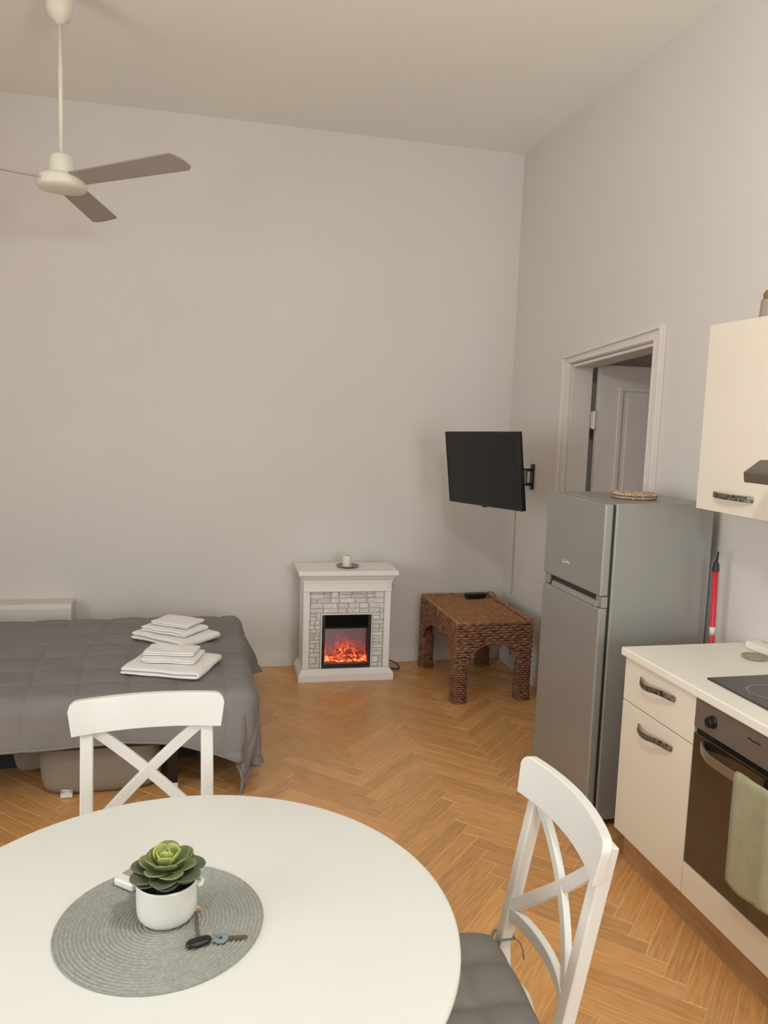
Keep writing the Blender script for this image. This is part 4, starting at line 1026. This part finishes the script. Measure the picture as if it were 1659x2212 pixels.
def leaf_mesh(Ln, Wd, cup, curl):
    A, B = 9, 7; vs = []; fs = []
    for i in range(A):
        t = i/(A-1)
        wdt = Wd*(0.30+0.70*math.sin(math.pi*min(1, t*0.80+0.06))**0.8) if t < 0.72 else Wd*math.sqrt(max(0.0, 1-((t-0.62)/0.40)**2))*0.98
        if i == A-1: wdt = Wd*0.22
        for j in range(B):
            s_ = -1+2*j/(B-1); x = Ln*t; y = wdt*s_
            z = cup*(s_*s_)*wdt/Wd*0.5+curl*t*t*Ln
            vs.append((x, y, z))
    for i in range(A-1):
        for j in range(B-1): fs.append((i*B+j, (i+1)*B+j, (i+1)*B+j+1, i*B+j+1))
    me = bpy.data.meshes.new('leaf'); me.from_pydata(vs, [], fs); return me
tiers = [(3, 0.020, 0.014, 0.008, 0.7, 1.05, 0.110, 'leaf0', 0.2), (5, 0.033, 0.018, 0.010, 0.35, 0.72, 0.104, 'leaf0', 0.9), (6, 0.045, 0.021, 0.010, 0.2, 0.42, 0.099, 'leaf1', 0.3),
         (6, 0.055, 0.023, 0.010, 0.12, 0.20, 0.094, 'leaf1', 0.8), (7, 0.066, 0.027, 0.010, 0.06, 0.05, 0.090, 'leaf2', 0.1), (6, 0.050, 0.024, 0.010, 0.0, -0.02, 0.085, 'leaf2', 0.55)]
rp = random.Random(11)
for cnt, Ln, Wd, cup, curl, elev, z, m, ph in tiers:
    me = leaf_mesh(Ln, Wd, cup, curl)
    me.materials.append(MT[m])
    for k in range(cnt):
        a = 2*math.pi*k/cnt+ph+rp.uniform(-0.15, 0.15)
        o = bpy.data.objects.new('leaf', me); COL.objects.link(o); o.parent = pp
        me.polygons.foreach_set('use_smooth', [True]*len(me.polygons))
        q = o.modifiers.new('solid', 'SOLIDIFY'); q.thickness = 0.0032; q.offset = 0
        q = o.modifiers.new('sub', 'SUBSURF'); q.levels = 1; q.render_levels = 1
        s_ = rp.uniform(0.92, 1.1)
        o.matrix_local = Matrix.Translation((0.006*math.cos(a), 0.006*math.sin(a), z+rp.uniform(-0.002, 0.002))) @ Matrix.Rotation(a, 4, 'Z') @ Matrix.Rotation(-elev+rp.uniform(-0.08, 0.08), 4, 'Y') @ Matrix.Diagonal((s_, s_, s_, 1))
dv = thing('remote_control', 'small white device with dark face lying behind the plant pot', 'remote', (-0.108, 1.628, TZ+0.0046), -0.70)
Box('shell', -0.024, 0.030, -0.05, 0.05, 0, 0.017, 'white', dv, bevel=0.005, seg=3)
Box('dark_face', -0.019, 0.025, -0.030, 0.046, 0.0171, 0.0185, 'greybox', dv, bevel=0.0005)
dv.rotation_euler = (0, 0, -0.72)
# keys
KZ = TZ+0.0050
ky = thing('car_key', 'black-headed key pointing at the pot on the placemat', 'key', (0.012, 1.386, KZ), 0.0)
o = rounded_slab('key_head', 0.024, 0.0115, 0, 0.011, 'dark', ky, n=2.6, seg=(24, 12)); o.rotation_euler = (0, 0, 0.28)
MB().bar([(0.000, 0.008, 0.006), (-0.002, 0.05, 0.004), (-0.003, 0.095, 0.003)], 0.005, 0.0022, (0, 0, 1)).build('key_blade', 'brass', ky)
MB().lathe([(0, 0), (0.0085, 0), (0.0085, 0.0025), (0, 0.0025)], 18, (-0.003, 0.105, 0.0015)).build('key_tip', 'straw', ky)
k2 = thing('door_key', 'blue-grey round-headed door key beside the black key', 'key', (0.052, 1.392, KZ), -0.10)
MB().lathe([(0.004, 0), (0.0135, 0), (0.014, 0.001), (0.014, 0.0025), (0.0135, 0.003), (0.004, 0.003)], 28, (0, 0, 0.0018), close=True).build('key_bow', 'bluegrey', k2)
mb = MB(); pl = [(0.012, -0.0045), (0.020, -0.0045), (0.024, -0.003), (0.028, -0.0045), (0.033, -0.003), (0.037, -0.0042), (0.042, -0.003), (0.048, -0.002), (0.050, 0.001), (0.047, 0.0045), (0.012, 0.0045)]
mb.prism(pl, 'z', 0.0022, 0.0042); mb.build('key_blade', 'brass', k2)
rg = MB(); pts = [(0.036+0.010*math.cos(2*math.pi*i/24), 1.394+0.009*math.sin(2*math.pi*i/24), KZ+0.0060+0.0020*math.sin(2*math.pi*i/24)) for i in range(24)]
tag(rg.tube(pts, 0.0009, 6, closed=True).build('key_ring', 'steel', smooth=True), 'thin steel ring joining the two keys', 'key ring')
